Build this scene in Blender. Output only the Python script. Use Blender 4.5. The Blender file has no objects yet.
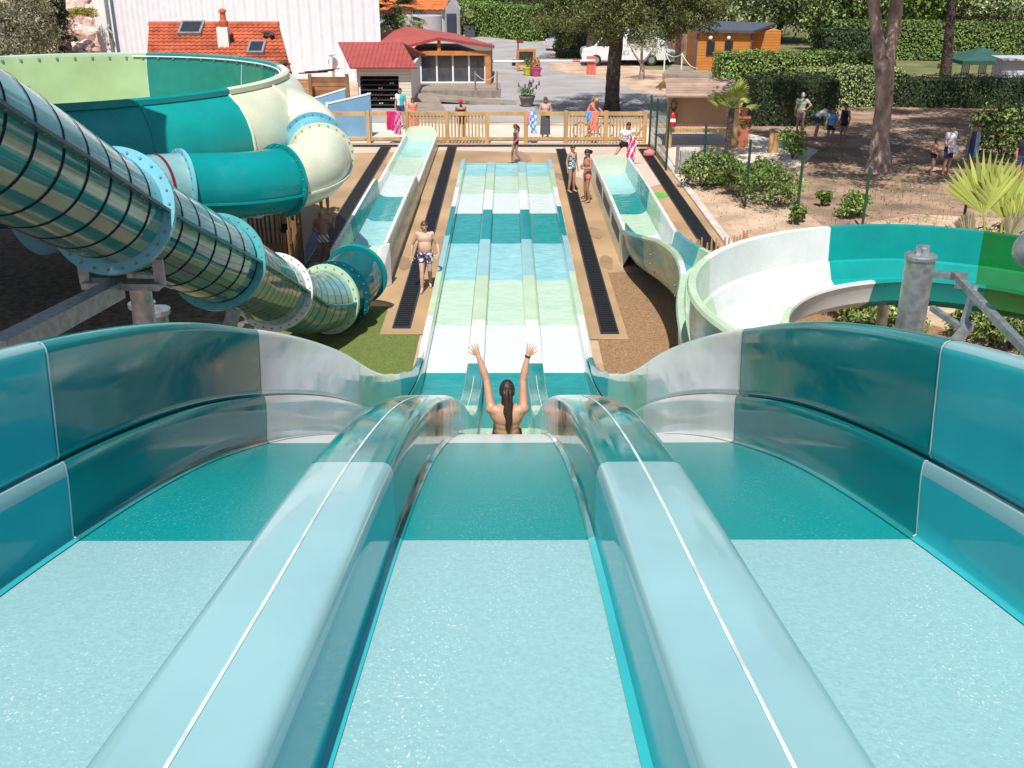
import bpy, bmesh, math, random
import numpy as np
from mathutils import Vector, Matrix
random.seed(7); rng = np.random.default_rng(7)
PI = math.pi; R = math.radians
sc = bpy.context.scene
col = sc.collection
# ------------------------------------------------------------------ camera
CAMH = 7.2; PITCH = R(22.97); YAW = math.atan(-4/1024)   # +Y runs to x = 508
cam = bpy.data.cameras.new('camera'); cam.lens = 36; cam.sensor_width = 36; cam.clip_end = 3000; cam.clip_start = .05
co = bpy.data.objects.new('camera', cam); col.objects.link(co)
co.location = (0, 0, CAMH); co.rotation_euler = (PI/2-PITCH, 0, YAW); sc.camera = co
CR = Matrix.Rotation(YAW, 3, 'Z')
def ray(px, py):
    u = (px-512)/1024; v = (py-384)/1024
    c, s = math.cos(PITCH), math.sin(PITCH)
    return CR @ Vector((u, c-v*s, -s-v*c))
def G(px, py, z=0.0):          # ground point seen at a pixel
    d = ray(px, py); t = (z-CAMH)/d.z
    return Vector((d.x*t, d.y*t, z))
def D(px, py, depth):          # point at a depth along the view axis
    d = ray(px, py); return Vector((0, 0, CAMH)) + d*depth
def AY(px, py, Y):             # point at distance Y ahead
    d = ray(px, py); t = Y/d.y; return Vector((d.x*t, Y, CAMH+d.z*t))
# ------------------------------------------------------------------ materials
MATS = {}
def mat(name, c, rough=.6, var=.08, vscale=3., bump=0., bscale=20., metal=0., coat=0., spec=.5, alpha=1., detail=4, trans=0., stretch=None, c2=None, emit=None, island=0., bdist=.02, lo=.35, hi=.65):
    if name in MATS: return MATS[name]
    m = bpy.data.materials.new(name); m.use_nodes = True
    nt = m.node_tree; N = nt.nodes; L = nt.links; b = N['Principled BSDF']
    b.inputs['Roughness'].default_value = rough; b.inputs['Metallic'].default_value = metal
    b.inputs['Coat Weight'].default_value = coat; b.inputs['Coat Roughness'].default_value = .03
    b.inputs['Specular IOR Level'].default_value = spec
    b.inputs['Alpha'].default_value = alpha; b.inputs['Transmission Weight'].default_value = trans
    tc = N.new('ShaderNodeTexCoord'); mp = N.new('ShaderNodeMapping'); L.new(tc.outputs['Object'], mp.inputs[0])
    if stretch: mp.inputs['Scale'].default_value = stretch
    nz = N.new('ShaderNodeTexNoise'); nz.inputs['Scale'].default_value = vscale; nz.inputs['Detail'].default_value = detail
    L.new(mp.outputs[0], nz.inputs['Vector'])
    rp = N.new('ShaderNodeValToRGB'); L.new(nz.outputs['Fac'], rp.inputs[0])
    if c2 is None:
        a = [max(0, x*(1-var)) for x in c]; d = [min(1, x*(1+var)) for x in c]
    else: a, d = c, c2
    rp.color_ramp.elements[0].color = (*a, 1); rp.color_ramp.elements[1].color = (*d, 1)
    rp.color_ramp.elements[0].position = lo; rp.color_ramp.elements[1].position = hi
    outc = rp.outputs[0]
    if island:
        ge = N.new('ShaderNodeNewGeometry'); mr = N.new('ShaderNodeMapRange')
        mr.inputs['To Min'].default_value = 1-island; mr.inputs['To Max'].default_value = 1+island
        L.new(ge.outputs['Random Per Island'], mr.inputs['Value'])
        mx = N.new('ShaderNodeVectorMath'); mx.operation = 'SCALE'
        L.new(outc, mx.inputs[0]); L.new(mr.outputs[0], mx.inputs['Scale']); outc = mx.outputs[0]
    L.new(outc, b.inputs['Base Color'])
    if bump:
        n2 = N.new('ShaderNodeTexNoise'); n2.inputs['Scale'].default_value = bscale; n2.inputs['Detail'].default_value = 3
        L.new(mp.outputs[0], n2.inputs['Vector'])
        bp = N.new('ShaderNodeBump'); bp.inputs['Strength'].default_value = bump; bp.inputs['Distance'].default_value = bdist
        L.new(n2.outputs['Fac'], bp.inputs['Height']); L.new(bp.outputs[0], b.inputs['Normal'])
        if coat: L.new(bp.outputs[0], b.inputs['Coat Normal'])
    MATS[name] = m; return m
def stripes(name, c, axis, period, amp=.03, dark=.75, rough=.6, duty=.12, var=.1, wave=False, coat=0):
    """planks / corrugation: a colour line every `period` metres along an axis, with bump"""
    if name in MATS: return MATS[name]
    m = mat(name, c, rough, var, 2., coat=coat); nt = m.node_tree; N = nt.nodes; L = nt.links; b = N['Principled BSDF']
    tc = N.new('ShaderNodeTexCoord'); sx = N.new('ShaderNodeSeparateXYZ'); L.new(tc.outputs['Object'], sx.inputs[0])
    mu = N.new('ShaderNodeMath'); mu.operation = 'MULTIPLY'; mu.inputs[1].default_value = 1/period; L.new(sx.outputs[axis], mu.inputs[0])
    if wave:
        m2 = N.new('ShaderNodeMath'); m2.operation = 'MULTIPLY'; m2.inputs[1].default_value = 2*PI; L.new(mu.outputs[0], m2.inputs[0])
        fr = N.new('ShaderNodeMath'); fr.operation = 'SINE'; L.new(m2.outputs[0], fr.inputs[0]); h = fr.outputs[0]
    else:
        fr = N.new('ShaderNodeMath'); fr.operation = 'FRACT'; L.new(mu.outputs[0], fr.inputs[0])
        gt = N.new('ShaderNodeMath'); gt.operation = 'GREATER_THAN'; gt.inputs[1].default_value = duty; L.new(fr.outputs[0], gt.inputs[0]); h = gt.outputs[0]
    old = b.inputs['Base Color'].links[0].from_socket
    if not wave:
        mr = N.new('ShaderNodeMapRange'); mr.inputs['To Min'].default_value = dark; L.new(h, mr.inputs['Value'])
        mx = N.new('ShaderNodeVectorMath'); mx.operation = 'SCALE'; L.new(old, mx.inputs[0]); L.new(mr.outputs[0], mx.inputs['Scale'])
        fl = N.new('ShaderNodeMath'); fl.operation = 'FLOOR'; L.new(mu.outputs[0], fl.inputs[0])
        wn = N.new('ShaderNodeTexWhiteNoise'); wn.noise_dimensions = '1D'; L.new(fl.outputs[0], wn.inputs['W'])
        m3 = N.new('ShaderNodeMapRange'); m3.inputs['To Min'].default_value = 1-var; m3.inputs['To Max'].default_value = 1+var; L.new(wn.outputs['Value'], m3.inputs['Value'])
        mx2 = N.new('ShaderNodeVectorMath'); mx2.operation = 'SCALE'; L.new(mx.outputs[0], mx2.inputs[0]); L.new(m3.outputs[0], mx2.inputs['Scale'])
        L.new(mx2.outputs[0], b.inputs['Base Color'])
    bp = N.new('ShaderNodeBump'); bp.inputs['Strength'].default_value = 1; bp.inputs['Distance'].default_value = amp
    L.new(h, bp.inputs['Height']); L.new(bp.outputs[0], b.inputs['Normal'])
    return m
# ------------------------------------------------------------------ mesh builder
class MB:
    def __init__(s): s.v = []; s.f = []; s.m = []
    def add(s, vs, fs, mi=0):
        o = len(s.v); s.v += [tuple(v) for v in vs]
        for i, f in enumerate(fs):
            s.f.append(tuple(o+k for k in f)); s.m.append(mi[i] if isinstance(mi, (list, tuple)) else mi)
        return s
    def box(s, x0, x1, y0, y1, z0, z1, mi=0, M=None):
        vs = [Vector((x, y, z)) for z in (z0, z1) for y in (y0, y1) for x in (x0, x1)]
        if M is not None: vs = [M @ v for v in vs]
        return s.add(vs, [(0,2,3,1),(4,5,7,6),(0,1,5,4),(2,6,7,3),(0,4,6,2),(1,3,7,5)], mi)
    def bar(s, a, b, w, h=None, mi=0, up=None):     # rectangular bar from a to b
        a = Vector(a); b = Vector(b); h = h or w; t = (b-a).normalized()
        u = Vector(up) if up else (Vector((0,0,1)) if abs(t.z) < .95 else Vector((0,1,0)))
        sd = t.cross(u).normalized(); u = sd.cross(t)
        vs = [p + sd*(i*w/2) + u*(j*h/2) for p in (a, b) for i, j in ((-1,-1),(1,-1),(1,1),(-1,1))]
        return s.add(vs, [(0,1,2,3),(7,6,5,4),(0,4,5,1),(1,5,6,2),(2,6,7,3),(3,7,4,0)], mi)
    def tube(s, pts, r, n=10, mi=0, caps=True, matfn=None, up=None):
        pts = [Vector(p) for p in pts]; k = len(pts)
        rs = r if isinstance(r, (list, tuple)) else [r]*k
        o = len(s.v); ref = None
        for i, p in enumerate(pts):
            t = (pts[min(i+1, k-1)]-pts[max(i-1, 0)]).normalized()
            if up is not None: a = t.cross(Vector(up)).normalized()
            else:
                if ref is None: ref = Vector((0,0,1)) if abs(t.z) < .9 else Vector((1,0,0))
                a = t.cross(ref).normalized()
            b = a.cross(t).normalized(); ref = b
            for j in range(n):
                q = 2*PI*j/n; s.v.append(tuple(p + (a*math.cos(q)+b*math.sin(q))*rs[i]))
        for i in range(k-1):
            for j in range(n):
                s.f.append((o+i*n+j, o+i*n+(j+1)%n, o+(i+1)*n+(j+1)%n, o+(i+1)*n+j)); s.m.append(matfn(i, j) if matfn else mi)
        if caps:
            s.f.append(tuple(o+j for j in range(n))[::-1]); s.m.append(mi)
            s.f.append(tuple(o+(k-1)*n+j for j in range(n))); s.m.append(mi)
        return s
    def ell(s, c, r, n=14, k=9, mi=0, M=None):
        c = Vector(c); vs = []; fs = []
        if not isinstance(r, (tuple, list)): r = (r, r, r)
        for i in range(1, k):
            th = PI*i/k
            for j in range(n):
                q = 2*PI*j/n; d = Vector((r[0]*math.sin(th)*math.cos(q), r[1]*math.sin(th)*math.sin(q), r[2]*math.cos(th)))
                vs.append(c + (M @ d if M is not None else d))
        t = Vector((0,0,r[2])); t = M @ t if M is not None else t
        vs += [c+t, c-t]; T = len(vs)-2
        for i in range(k-2):
            for j in range(n): fs.append((i*n+j, (i+1)*n+j, (i+1)*n+(j+1)%n, i*n+(j+1)%n))
        for j in range(n):
            fs.append((T, j, (j+1)%n)); fs.append((T+1, (k-2)*n+(j+1)%n, (k-2)*n+j))
        return s.add(vs, fs, mi)
    def lathe(s, prof, c=(0,0,0), n=20, mi=0):
        c = Vector(c); k = len(prof); o = len(s.v)
        for r, z in prof:
            for j in range(n): s.v.append(tuple(c+Vector((r*math.cos(2*PI*j/n), r*math.sin(2*PI*j/n), z))))
        for i in range(k-1):
            for j in range(n): s.f.append((o+i*n+j, o+i*n+(j+1)%n, o+(i+1)*n+(j+1)%n, o+(i+1)*n+j)); s.m.append(mi)
        s.f.append(tuple(o+j for j in range(n))[::-1]); s.m.append(mi)
        s.f.append(tuple(o+(k-1)*n+j for j in range(n))); s.m.append(mi)
        return s
    def poly(s, pts, mi=0): return s.add(pts, [tuple(range(len(pts)))], mi)
    def prism(s, pts, z0, z1, mi=0):
        n = len(pts); vs = [(p[0], p[1], z0) for p in pts]+[(p[0], p[1], z1) for p in pts]
        return s.add(vs, [tuple(range(n))[::-1], tuple(range(n, 2*n))]+[(i, (i+1)%n, n+(i+1)%n, n+i) for i in range(n)], mi)
    def extr(s, pts, off, mi=0):    # extrude a planar loop by a vector
        n = len(pts); pts = [Vector(p) for p in pts]; off = Vector(off)
        return s.add(pts+[p+off for p in pts], [tuple(range(n))[::-1], tuple(range(n, 2*n))]+[(i, (i+1)%n, n+(i+1)%n, n+i) for i in range(n)], mi)
    def build(s, name, mats, parent=None, smooth=0, fix=True, bevel=0):
        me = bpy.data.meshes.new(name); me.from_pydata(s.v, [], s.f)
        if not isinstance(mats, (list, tuple)): mats = [mats]
        for m in mats: me.materials.append(m)
        me.polygons.foreach_set('material_index', s.m)
        if fix:
            bm = bmesh.new(); bm.from_mesh(me); bmesh.ops.recalc_face_normals(bm, faces=bm.faces)
            if bevel: bmesh.ops.bevel(bm, geom=bm.edges[:], offset=bevel, segments=2, affect='EDGES', clamp_overlap=True)
            bm.to_mesh(me); bm.free()
        if smooth:
            me.polygons.foreach_set('use_smooth', [True]*len(me.polygons)); me.set_sharp_from_angle(angle=R(smooth))
        me.update()
        return link(bpy.data.objects.new(name, me), parent)
def link(o, parent=None):
    col.objects.link(o)
    if parent is not None: o.parent = parent; o.matrix_parent_inverse = Matrix.Translation(parent.location).inverted() if not parent.get('local') else Matrix()
    return o
def tag(o, label, cat, group=None):
    o['label'] = label; o['category'] = cat
    if group: o['group'] = group
    return o
def kind(o, k='structure'): o['kind'] = k; return o
def thing(name, label, cat, loc=(0,0,0), group=None, rz=0, local=False):
    o = bpy.data.objects.new(name, None); o.empty_display_size = .2; o.location = loc; o.rotation_euler.z = rz
    if local: o['local'] = 1
    col.objects.link(o); return tag(o, label, cat, group)
def copy_tree(o, parent=None):
    c = o.copy(); col.objects.link(c)
    if parent is not None: c.parent = parent
    for ch in list(o.children): copy_tree(ch, c)
    return c
def cr(pts, n=8):               # Catmull-Rom through points
    P = [Vector(p) for p in pts]; P = [P[0]*2-P[1]]+P+[P[-1]*2-P[-2]]; out = []
    for i in range(1, len(P)-2):
        a, b, c, d = P[i-1:i+3]
        for k in range(n):
            t = k/n; out.append(.5*((2*b)+(c-a)*t+(2*a-5*b+4*c-d)*t*t+(3*b-a-3*c+d)*t**3))
    out.append(P[-2]); return out
# ------------------------------------------------------------------ leaves
def leaf_mesh(name, C, size, mats, parent=None, aspect=1.0, mi=None, extra=None, flat=0.0, normals=None):
    """C: n x 3 leaf centres; size: scalar or n. Builds one mesh of many small leaf quads."""
    C = np.asarray(C, float); n = len(C); size = np.broadcast_to(np.asarray(size, float), (n,))*rng.uniform(.7, 1.3, n)
    nrm = rng.normal(size=(n, 3)); nrm[:, 2] = np.abs(nrm[:, 2])+flat
    if normals is not None: nrm = normals*1.7+nrm*.6
    nrm /= np.linalg.norm(nrm, axis=1)[:, None]
    a = np.cross(nrm, rng.normal(size=(n, 3))); a /= np.linalg.norm(a, axis=1)[:, None]+1e-9
    b = np.cross(nrm, a)
    a *= (size*.5)[:, None]; b *= (size*.5*aspect)[:, None]
    V = np.stack([C-a, C-b*.9+nrm*(size*.12)[:, None], C+a, C+b*.9+nrm*(size*.12)[:, None]], 1).reshape(-1, 3)
    F = np.arange(4*n).reshape(-1, 4); F0 = 0
    ev, ef, em = ([], [], []) if extra is None else (extra.v, extra.f, extra.m)
    me = bpy.data.meshes.new(name)
    me.from_pydata(V.tolist()+list(ev), [], F.tolist()+[tuple(4*n+k for k in f) for f in ef])
    if not isinstance(mats, (list, tuple)): mats = [mats]
    for m in mats: me.materials.append(m)
    mis = (np.zeros(n, int) if mi is None else np.asarray(mi)).tolist()+list(em)
    me.polygons.foreach_set('material_index', mis); me.update()
    return link(bpy.data.objects.new(name, me), parent)
def clump(centers, per, spread):
    C = np.asarray(centers, float); P = np.repeat(C, per, 0)
    d = rng.normal(size=P.shape); d /= np.linalg.norm(d, axis=1)[:, None]
    return P + d*(rng.uniform(0, 1, (len(P), 1))**.45)*np.asarray(spread)
# ------------------------------------------------------------------ palette (linear base colours)
LBc, TEc, WHc, PGc, CRc, GRc = (.27,.48,.505), (.002,.23,.235), (.66,.68,.66), (.44,.58,.40), (.60,.63,.48), (.012,.20,.10)
def gel(n, c, rough=.07, **k):
    if n in MATS: return MATS[n]
    m = mat(n, c, rough=rough, var=.08, vscale=1.2, coat=0., spec=.5, bump=.025, bscale=1.5, bdist=.05, detail=8, **k)
    nt = m.node_tree; N = nt.nodes; L = nt.links; b = N['Principled BSDF']     # scuffs: the gloss varies in streaks
    tc = N.new('ShaderNodeTexCoord'); mp = N.new('ShaderNodeMapping'); mp.inputs['Scale'].default_value = (1,.35,1); L.new(tc.outputs['Object'], mp.inputs[0])
    a = N.new('ShaderNodeTexNoise'); a.inputs['Scale'].default_value = 5; a.inputs['Detail'].default_value = 9; a.inputs['Roughness'].default_value = .7; L.new(mp.outputs[0], a.inputs['Vector'])
    r = N.new('ShaderNodeMapRange'); r.inputs['From Min'].default_value = .42; r.inputs['From Max'].default_value = .72; r.inputs['To Min'].default_value = rough*.7; r.inputs['To Max'].default_value = rough+.16; L.new(a.outputs['Fac'], r.inputs['Value']); L.new(r.outputs[0], b.inputs['Roughness'])
    return m
def gel2(n, c):
    m = gel('moulded_'+n, c, rough=.26); m.node_tree.nodes['Principled BSDF'].inputs['Specular IOR Level'].default_value = .35; return m
LBshadec = (.03,.41,.45)
gLB, gTE, gWH, gPG, gCR, gGR = (gel('gelcoat_'+n, c) for n, c in (('light_blue',LBc),('teal',TEc),('white',WHc),('pale_green',PGc),('cream',CRc),('green',GRc)))
gLBshade = gel('gelcoat_turquoise_panel', LBshadec)  # shade on the upright light blue faces, put into the colour as turquoise
gT2 = gel('gelcoat_turquoise', (.006,.27,.255))
gMG = gel('gelcoat_mid_green', (.34,.46,.235))
gSB = gel('gelcoat_sky_blue', (.16,.43,.52))
def wet(n, c, s=85., b=.22, v=.05, foam_glint=.30):
    m = mat(n, c, rough=.2, var=v, vscale=s*.6, coat=0., spec=.08, bump=b, bscale=s, bdist=.009, stretch=(1,.7,1), detail=6)
    nt = m.node_tree; N = nt.nodes; L = nt.links; b = N['Principled BSDF']; old = b.inputs['Base Color'].links[0].from_socket
    tc = N.new('ShaderNodeTexCoord'); mp = N.new('ShaderNodeMapping'); mp.inputs['Scale'].default_value = (1,.55,1); L.new(tc.outputs['Object'], mp.inputs[0])
    a = N.new('ShaderNodeTexNoise'); a.inputs['Scale'].default_value = 120; a.inputs['Detail'].default_value = 2; L.new(mp.outputs[0], a.inputs['Vector'])
    m2 = N.new('ShaderNodeMapping'); m2.inputs['Scale'].default_value = (1,.22,1); L.new(tc.outputs['Object'], m2.inputs[0])
    d = N.new('ShaderNodeTexNoise'); d.inputs['Scale'].default_value = 3.2; d.inputs['Detail'].default_value = 5; d.inputs['Distortion'].default_value = .8; L.new(m2.outputs[0], d.inputs['Vector'])
    ra = N.new('ShaderNodeMapRange'); ra.inputs['From Min'].default_value = .60; ra.inputs['From Max'].default_value = .74; L.new(a.outputs['Fac'], ra.inputs['Value'])
    rd = N.new('ShaderNodeMapRange'); rd.inputs['From Min'].default_value = .42; rd.inputs['From Max'].default_value = .68; rd.inputs['To Min'].default_value = .12; L.new(d.outputs['Fac'], rd.inputs['Value'])
    mu = N.new('ShaderNodeMath'); mu.operation = 'MULTIPLY'; L.new(ra.outputs[0], mu.inputs[0]); L.new(rd.outputs[0], mu.inputs[1])
    m3 = N.new('ShaderNodeMath'); m3.operation = 'MULTIPLY'; m3.inputs[1].default_value = foam_glint; L.new(mu.outputs[0], m3.inputs[0])  # white specks paint the sparkle on the wet bed, along with foam
    mx = N.new('ShaderNodeMix'); mx.data_type = 'RGBA'; mx.inputs['B'].default_value = (.85,.88,.88,1); L.new(m3.outputs[0], mx.inputs['Factor']); L.new(old, mx.inputs['A']); L.new(mx.outputs['Result'], b.inputs['Base Color'])
    return m
wLB, wTE, wWH, wPG = (wet('wet_'+n, c, foam_glint=f) for n, c, f in (('light_blue',(.26,.465,.49),.7),('teal',(.003,.255,.26),.22),('white',WHc,.3),('pale_green',PGc,.3)))
def pool(n, c, c2): return mat(n, c, c2=c2, rough=.12, vscale=3.2, coat=.1, spec=.35, bump=.32, bscale=3.5, bdist=.05, stretch=(1,1.5,1), detail=3, lo=.3, hi=.72)
pLB = pool('water_light_blue', (.20,.48,.505), (.32,.58,.585)); pTE = pool('water_teal', (.004,.235,.235), (.018,.30,.295))
pWH = pool('water_white', (.56,.64,.63), (.65,.70,.69)); pPG = pool('water_pale_green', (.41,.57,.43), (.51,.64,.51))
gWH.node_tree.nodes['Principled BSDF'].inputs['Specular IOR Level'].default_value = .2
for g_, v_ in ((gLBshade,.22),(gTE,.36)): g_.node_tree.nodes['Principled BSDF'].inputs['Specular IOR Level'].default_value = v_
caulk = mat('caulk', (.58,.66,.64), .6, .2, 6.)
galv = mat('galvanised_steel', (.42,.44,.45), .42, .22, 9., metal=.75)
steel2 = mat('dull_steel', (.33,.35,.37), .5, .2, 12., metal=.6)
black = mat('black_rubber', (.012,.012,.014), .5)
darkm = mat('dark_metal', (.03,.032,.036), .45, .2)
boltm = mat('bolt', (.14,.21,.22), .4)
deckm = mat('deck_resin', (.375,.247,.135), .8, .2, .45, bump=.25, bscale=55., bdist=.01, detail=8)
deckpale = mat('deck_pale', (.52,.42,.34), .8, .10, .7, bump=.2, bscale=55., bdist=.01, detail=8)
gravelm = mat('gravel', (.20,.11,.05), .9, vscale=28., c2=(.36,.22,.115), bump=.8, bscale=30., bdist=.04, detail=6)
turfm = mat('turf', (.115,.155,.032), .95, .25, 30., bump=.5, bscale=90., detail=6)
mulchm = mat('mulch', (.19,.135,.10), .95, .4, 6., bump=.8, bscale=14., detail=8)
soilm = mat('soil', (.37,.25,.17), .95, vscale=.9, c2=(.58,.42,.305), bump=.5, bscale=9., detail=9)
drygrass = mat('dry_grass', (.15,.10,.06), .95, vscale=.8, c2=(.42,.28,.195), bump=.5, bscale=16., detail=9, lo=.3, hi=.7)
asphalt = mat('asphalt', (.33,.31,.305), .9, .12, .5, bump=.2, bscale=40., detail=9)
concrete = mat('concrete', (.62,.54,.46), .85, .12, .8, bump=.2, bscale=30., detail=8)
kerbm = mat('kerb_concrete', (.52,.47,.42), .85, .15, 2.)
deckshade = mat('deck_shade_sheet', (.12,.14,.24), .85, .15, 3.)
woodL = mat('pine_wood', (.47,.29,.12), .7, .18, 3., stretch=(1,1,.3), detail=6)
woodG = mat('weathered_wood', (.24,.20,.165), .8, .2, 4.)
woodO = mat('orange_wood', (.50,.19,.045), .6, .15, 3.)
woodB = mat('brown_plank', (.25,.13,.06), .75, .2, 3.)
bark = mat('bark', (.20,.14,.115), .95, vscale=5., c2=(.46,.355,.305), bump=1., bscale=7., bdist=.12, stretch=(1,1,.45), detail=8)
barkD = mat('dark_bark', (.07,.05,.04), .95, .35, 6., bump=1., bscale=9., bdist=.1, detail=8)
def leafm(n, c, isl=.45): 
    m = mat(n, c, .55, .22, .5, island=isl); m.node_tree.nodes['Principled BSDF'].inputs['Specular IOR Level'].default_value = .3; return m
lfPine = leafm('pine_needles', (.105,.125,.040)); lfPine2 = leafm('pine_needles_light', (.20,.21,.065))
lfHedge = leafm('hedge_leaf', (.085,.15,.030)); lfHedge2 = leafm('hedge_leaf_light', (.19,.29,.06)); lfDark = leafm('dark_leaf', (.026,.046,.016))  # dark_leaf also carries the shade on the block hedges, put into its colour
lfOlive = leafm('olive_leaf', (.24,.235,.15)); lfOlive2 = leafm('grey_leaf', (.15,.15,.085)); lfBright = leafm('bright_leaf', (.20,.33,.05)); lfBush = leafm('bush_leaf', (.17,.23,.065)); lfPale = leafm('pale_leaf', (.30,.36,.15))
lfPalm = leafm('palm_frond', (.27,.32,.07), .3); lfYellow = leafm('yellow_plant', (.45,.36,.05), .3)
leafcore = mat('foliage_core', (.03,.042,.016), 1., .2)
white = mat('white_paint', (.78,.78,.77), .5, .03); offwhite = mat('render_wall', (.74,.72,.69), .8, .05)
glass = mat('dark_glass', (.03,.035,.045), .08, .1, spec=.8)
# ------------------------------------------------------------------ the three-lane slide
PY = [-2.5, 0, 2, 3.65, 5, 6.5, 8, 9.5, 11.4, 12.7, 13.9, 15.5, 17.0, 19, 36.4]
PD = [.873, 1.433, 1.881, 2.25, 2.64, 3.21, 3.87, 4.60, 5.60, 6.18, 6.55, 6.87, 7.0, 7.02, 7.02]
def hermite(X, Yv):
    n = len(X); d = [(Yv[i+1]-Yv[i])/(X[i+1]-X[i]) for i in range(n-1)]
    m = [d[0]]+[2*d[i-1]*d[i]/(d[i-1]+d[i]) if d[i-1]*d[i] > 0 else 0 for i in range(1, n-1)]+[d[-1]]
    def f(x):
        i = max(0, min(n-2, sum(1 for q in X if q <= x)-1)); h = X[i+1]-X[i]; t = (x-X[i])/h
        return (2*t**3-3*t*t+1)*Yv[i]+(t**3-2*t*t+t)*h*m[i]+(-2*t**3+3*t*t)*Yv[i+1]+(t**3-t*t)*h*m[i+1]
    return f
drop = hermite(PY, PD)
def basez(Y): return CAMH-drop(Y)
XC = -.055
def XM(Y, X):       # lane widths narrow towards the run-out
    s = float(np.interp(Y, [3, 8, 13, 15.5], [.985, .965, .90, .88])); hw = float(np.interp(Y, [2.2, 3.7, 6.5, 9, 13, 15.5], [1.80, 1.74, 1.66, 1.58, 1.47, 1.43])); a = abs(X)
    r = a*s if a <= .8 else (.8*s+(hw-.8*s)*(a-.8)/.82 if a <= 1.62 else hw+(min(a, 1.75)-1.62)*.28+max(0, a-1.75))
    return math.copysign(r, X)
BANDS = [(-3,3.65,'LB'),(3.65,6.55,'TE'),(6.55,10.2,'WH'),(10.2,13.6,'PG'),(13.6,17.03,'TE'),(17.03,19.6,'WH'),(19.6,22.7,'PG'),(22.7,25.9,'LB'),(25.9,29.2,'TE'),(29.2,31.8,'WH'),(31.8,34.5,'PG'),(34.5,37,'LB')]
KEY = {'LB':0,'TE':1,'WH':2,'PG':3}
def band(Y):
    for a, b, k in BANDS:
        if a <= Y < b: return KEY[k]
    return 0
Ys = sorted(set([round(y, 3) for y in np.arange(-2.4, 18.2, .2)]+[round(y, 3) for y in np.arange(18.5, 36.4, .5)]+[36.4]+[b[1] for b in BANDS[:-1]]))
Ys = [y for i, y in enumerate(Ys) if i == 0 or y-Ys[i-1] > .011]
def spt(Y, X, h):
    s = drop(Y+.01)-drop(Y-.01); s /= .02; n = 1/math.sqrt(1+s*s)
    return (XM(Y, X)+XC, Y+h*s*n, basez(Y)+h*n)
def lin(Y, xs, ys): return float(np.interp(Y, xs, ys))
def loft(prof, ys, matfn=band, side=None):
    m = MB(); ps = [[spt(Y, X, h) for X, h in prof(Y)] for Y in ys]; n = len(ps[0])
    for p in ps: m.v += p
    for i in range(len(ys)-1):
        k = matfn(.5*(ys[i]+ys[i+1]))
        for j in range(n-1): m.f.append((i*n+j, i*n+j+1, (i+1)*n+j+1, (i+1)*n+j)); m.m.append(4 if side and k == 0 and ys[i] < 20 and j in side else k)  # upright faces of the light blue panels take the painted shade colour
    return m
SG = [gLB, gTE, gWH, gPG, gLBshade]; SWt = [wLB, wTE, wWH, wPG]; SPl = [pLB, pTE, pWH, pPG]
slide = thing('three_lane_slide', 'wide three lane water slide banded in light blue, teal, white and pale green', 'water slide', (0, 0, 0))
def bedmat(Y): return band(Y)+(4 if Y > 15.5 else 0)
for c in (-1.22, 0, 1.22):
    w = .43 if c == 0 else .42
    loft(lambda Y: [(c+w*t, .0012*abs(t)) for t in np.linspace(-1, 1, 13)], Ys, bedmat).build('lane_bed', SWt+SPl, slide, 60)
def hdiv(Y): return lin(Y, [6.5, 9, 14, 17.5, 20], [.333, .34, .34, .16, .12])
def wdiv(Y): return lin(Y, [14, 19], [1, .86])
DP = [(-.215,.006),(-.197,.012),(-.188,.05),(-.185,.16),(-.184,.70),(-.182,.84),(-.175,.925),(-.161,.975),(-.138,.996),(-.07,1),(-.012,1)]
DPf = DP+[(0,1.0)]+[(-x, h) for x, h in DP[::-1]]
def dprof(c):
    def f(Y):
        H = hdiv(Y); w = wdiv(Y); return [(c+x*w, (h*H if h > .03 else h)) for x, h in DPf]
    return f
for c in (-.605, .605):
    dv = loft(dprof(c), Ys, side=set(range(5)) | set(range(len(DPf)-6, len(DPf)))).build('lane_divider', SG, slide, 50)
    ys = [y for y in Ys if y < 16.4]
    loft(lambda Y: [(c-.0055, hdiv(Y)-.002), (c-.005, hdiv(Y)+.003), (c+.005, hdiv(Y)+.003), (c+.0055, hdiv(Y)-.002)], ys, lambda Y: 0).build('joint_line', caulk, dv, 40)
def hcurb(Y): return lin(Y, [6.5, 9, 14.5, 17.5], [.333, .35, .35, .25])
def htop(Y): return lin(Y, [0, 6.4, 9.4, 12.8, 14.2, 15.2, 16.4, 17.6, 21], [.85, .81, .86, .88, .76, .58, .36, .24, .20])
CP = [(1.60,.006),(1.615,.012),(1.628,.06),(1.633,.3),(1.64,.65),(1.65,.83),(1.668,.94),(1.695,1),(1.735,1)]
def cprof(s):
    def f(Y):
        H = hcurb(Y); return [(s*x, h*H if h > .03 else h) for x, h in CP]+[(s*1.742, H*.93), (s*1.75, H*.86), (s*1.868, H*.86), (s*1.87, -.05)]
    return f
def wprof(s):
    def f(Y):
        T = htop(Y); B = min(hcurb(Y)+.028, T-.14); k = lin(Y, [14, 18], [0, -.02])
        return [(s*(x+k), h) for x, h in ((1.80, B-.05),(1.762, B-.02),(1.752, B),(1.756, B+.02),(1.762, B+(T-B)*.4),(1.772, T-.05),(1.778, T-.025),(1.79, T-.007),(1.81, T),(1.85, T),(1.868, T-.01),(1.876, T-.03),(1.876, T-.18),(1.86, T-.18-.3))]
    return f
WYs = Ys
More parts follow.
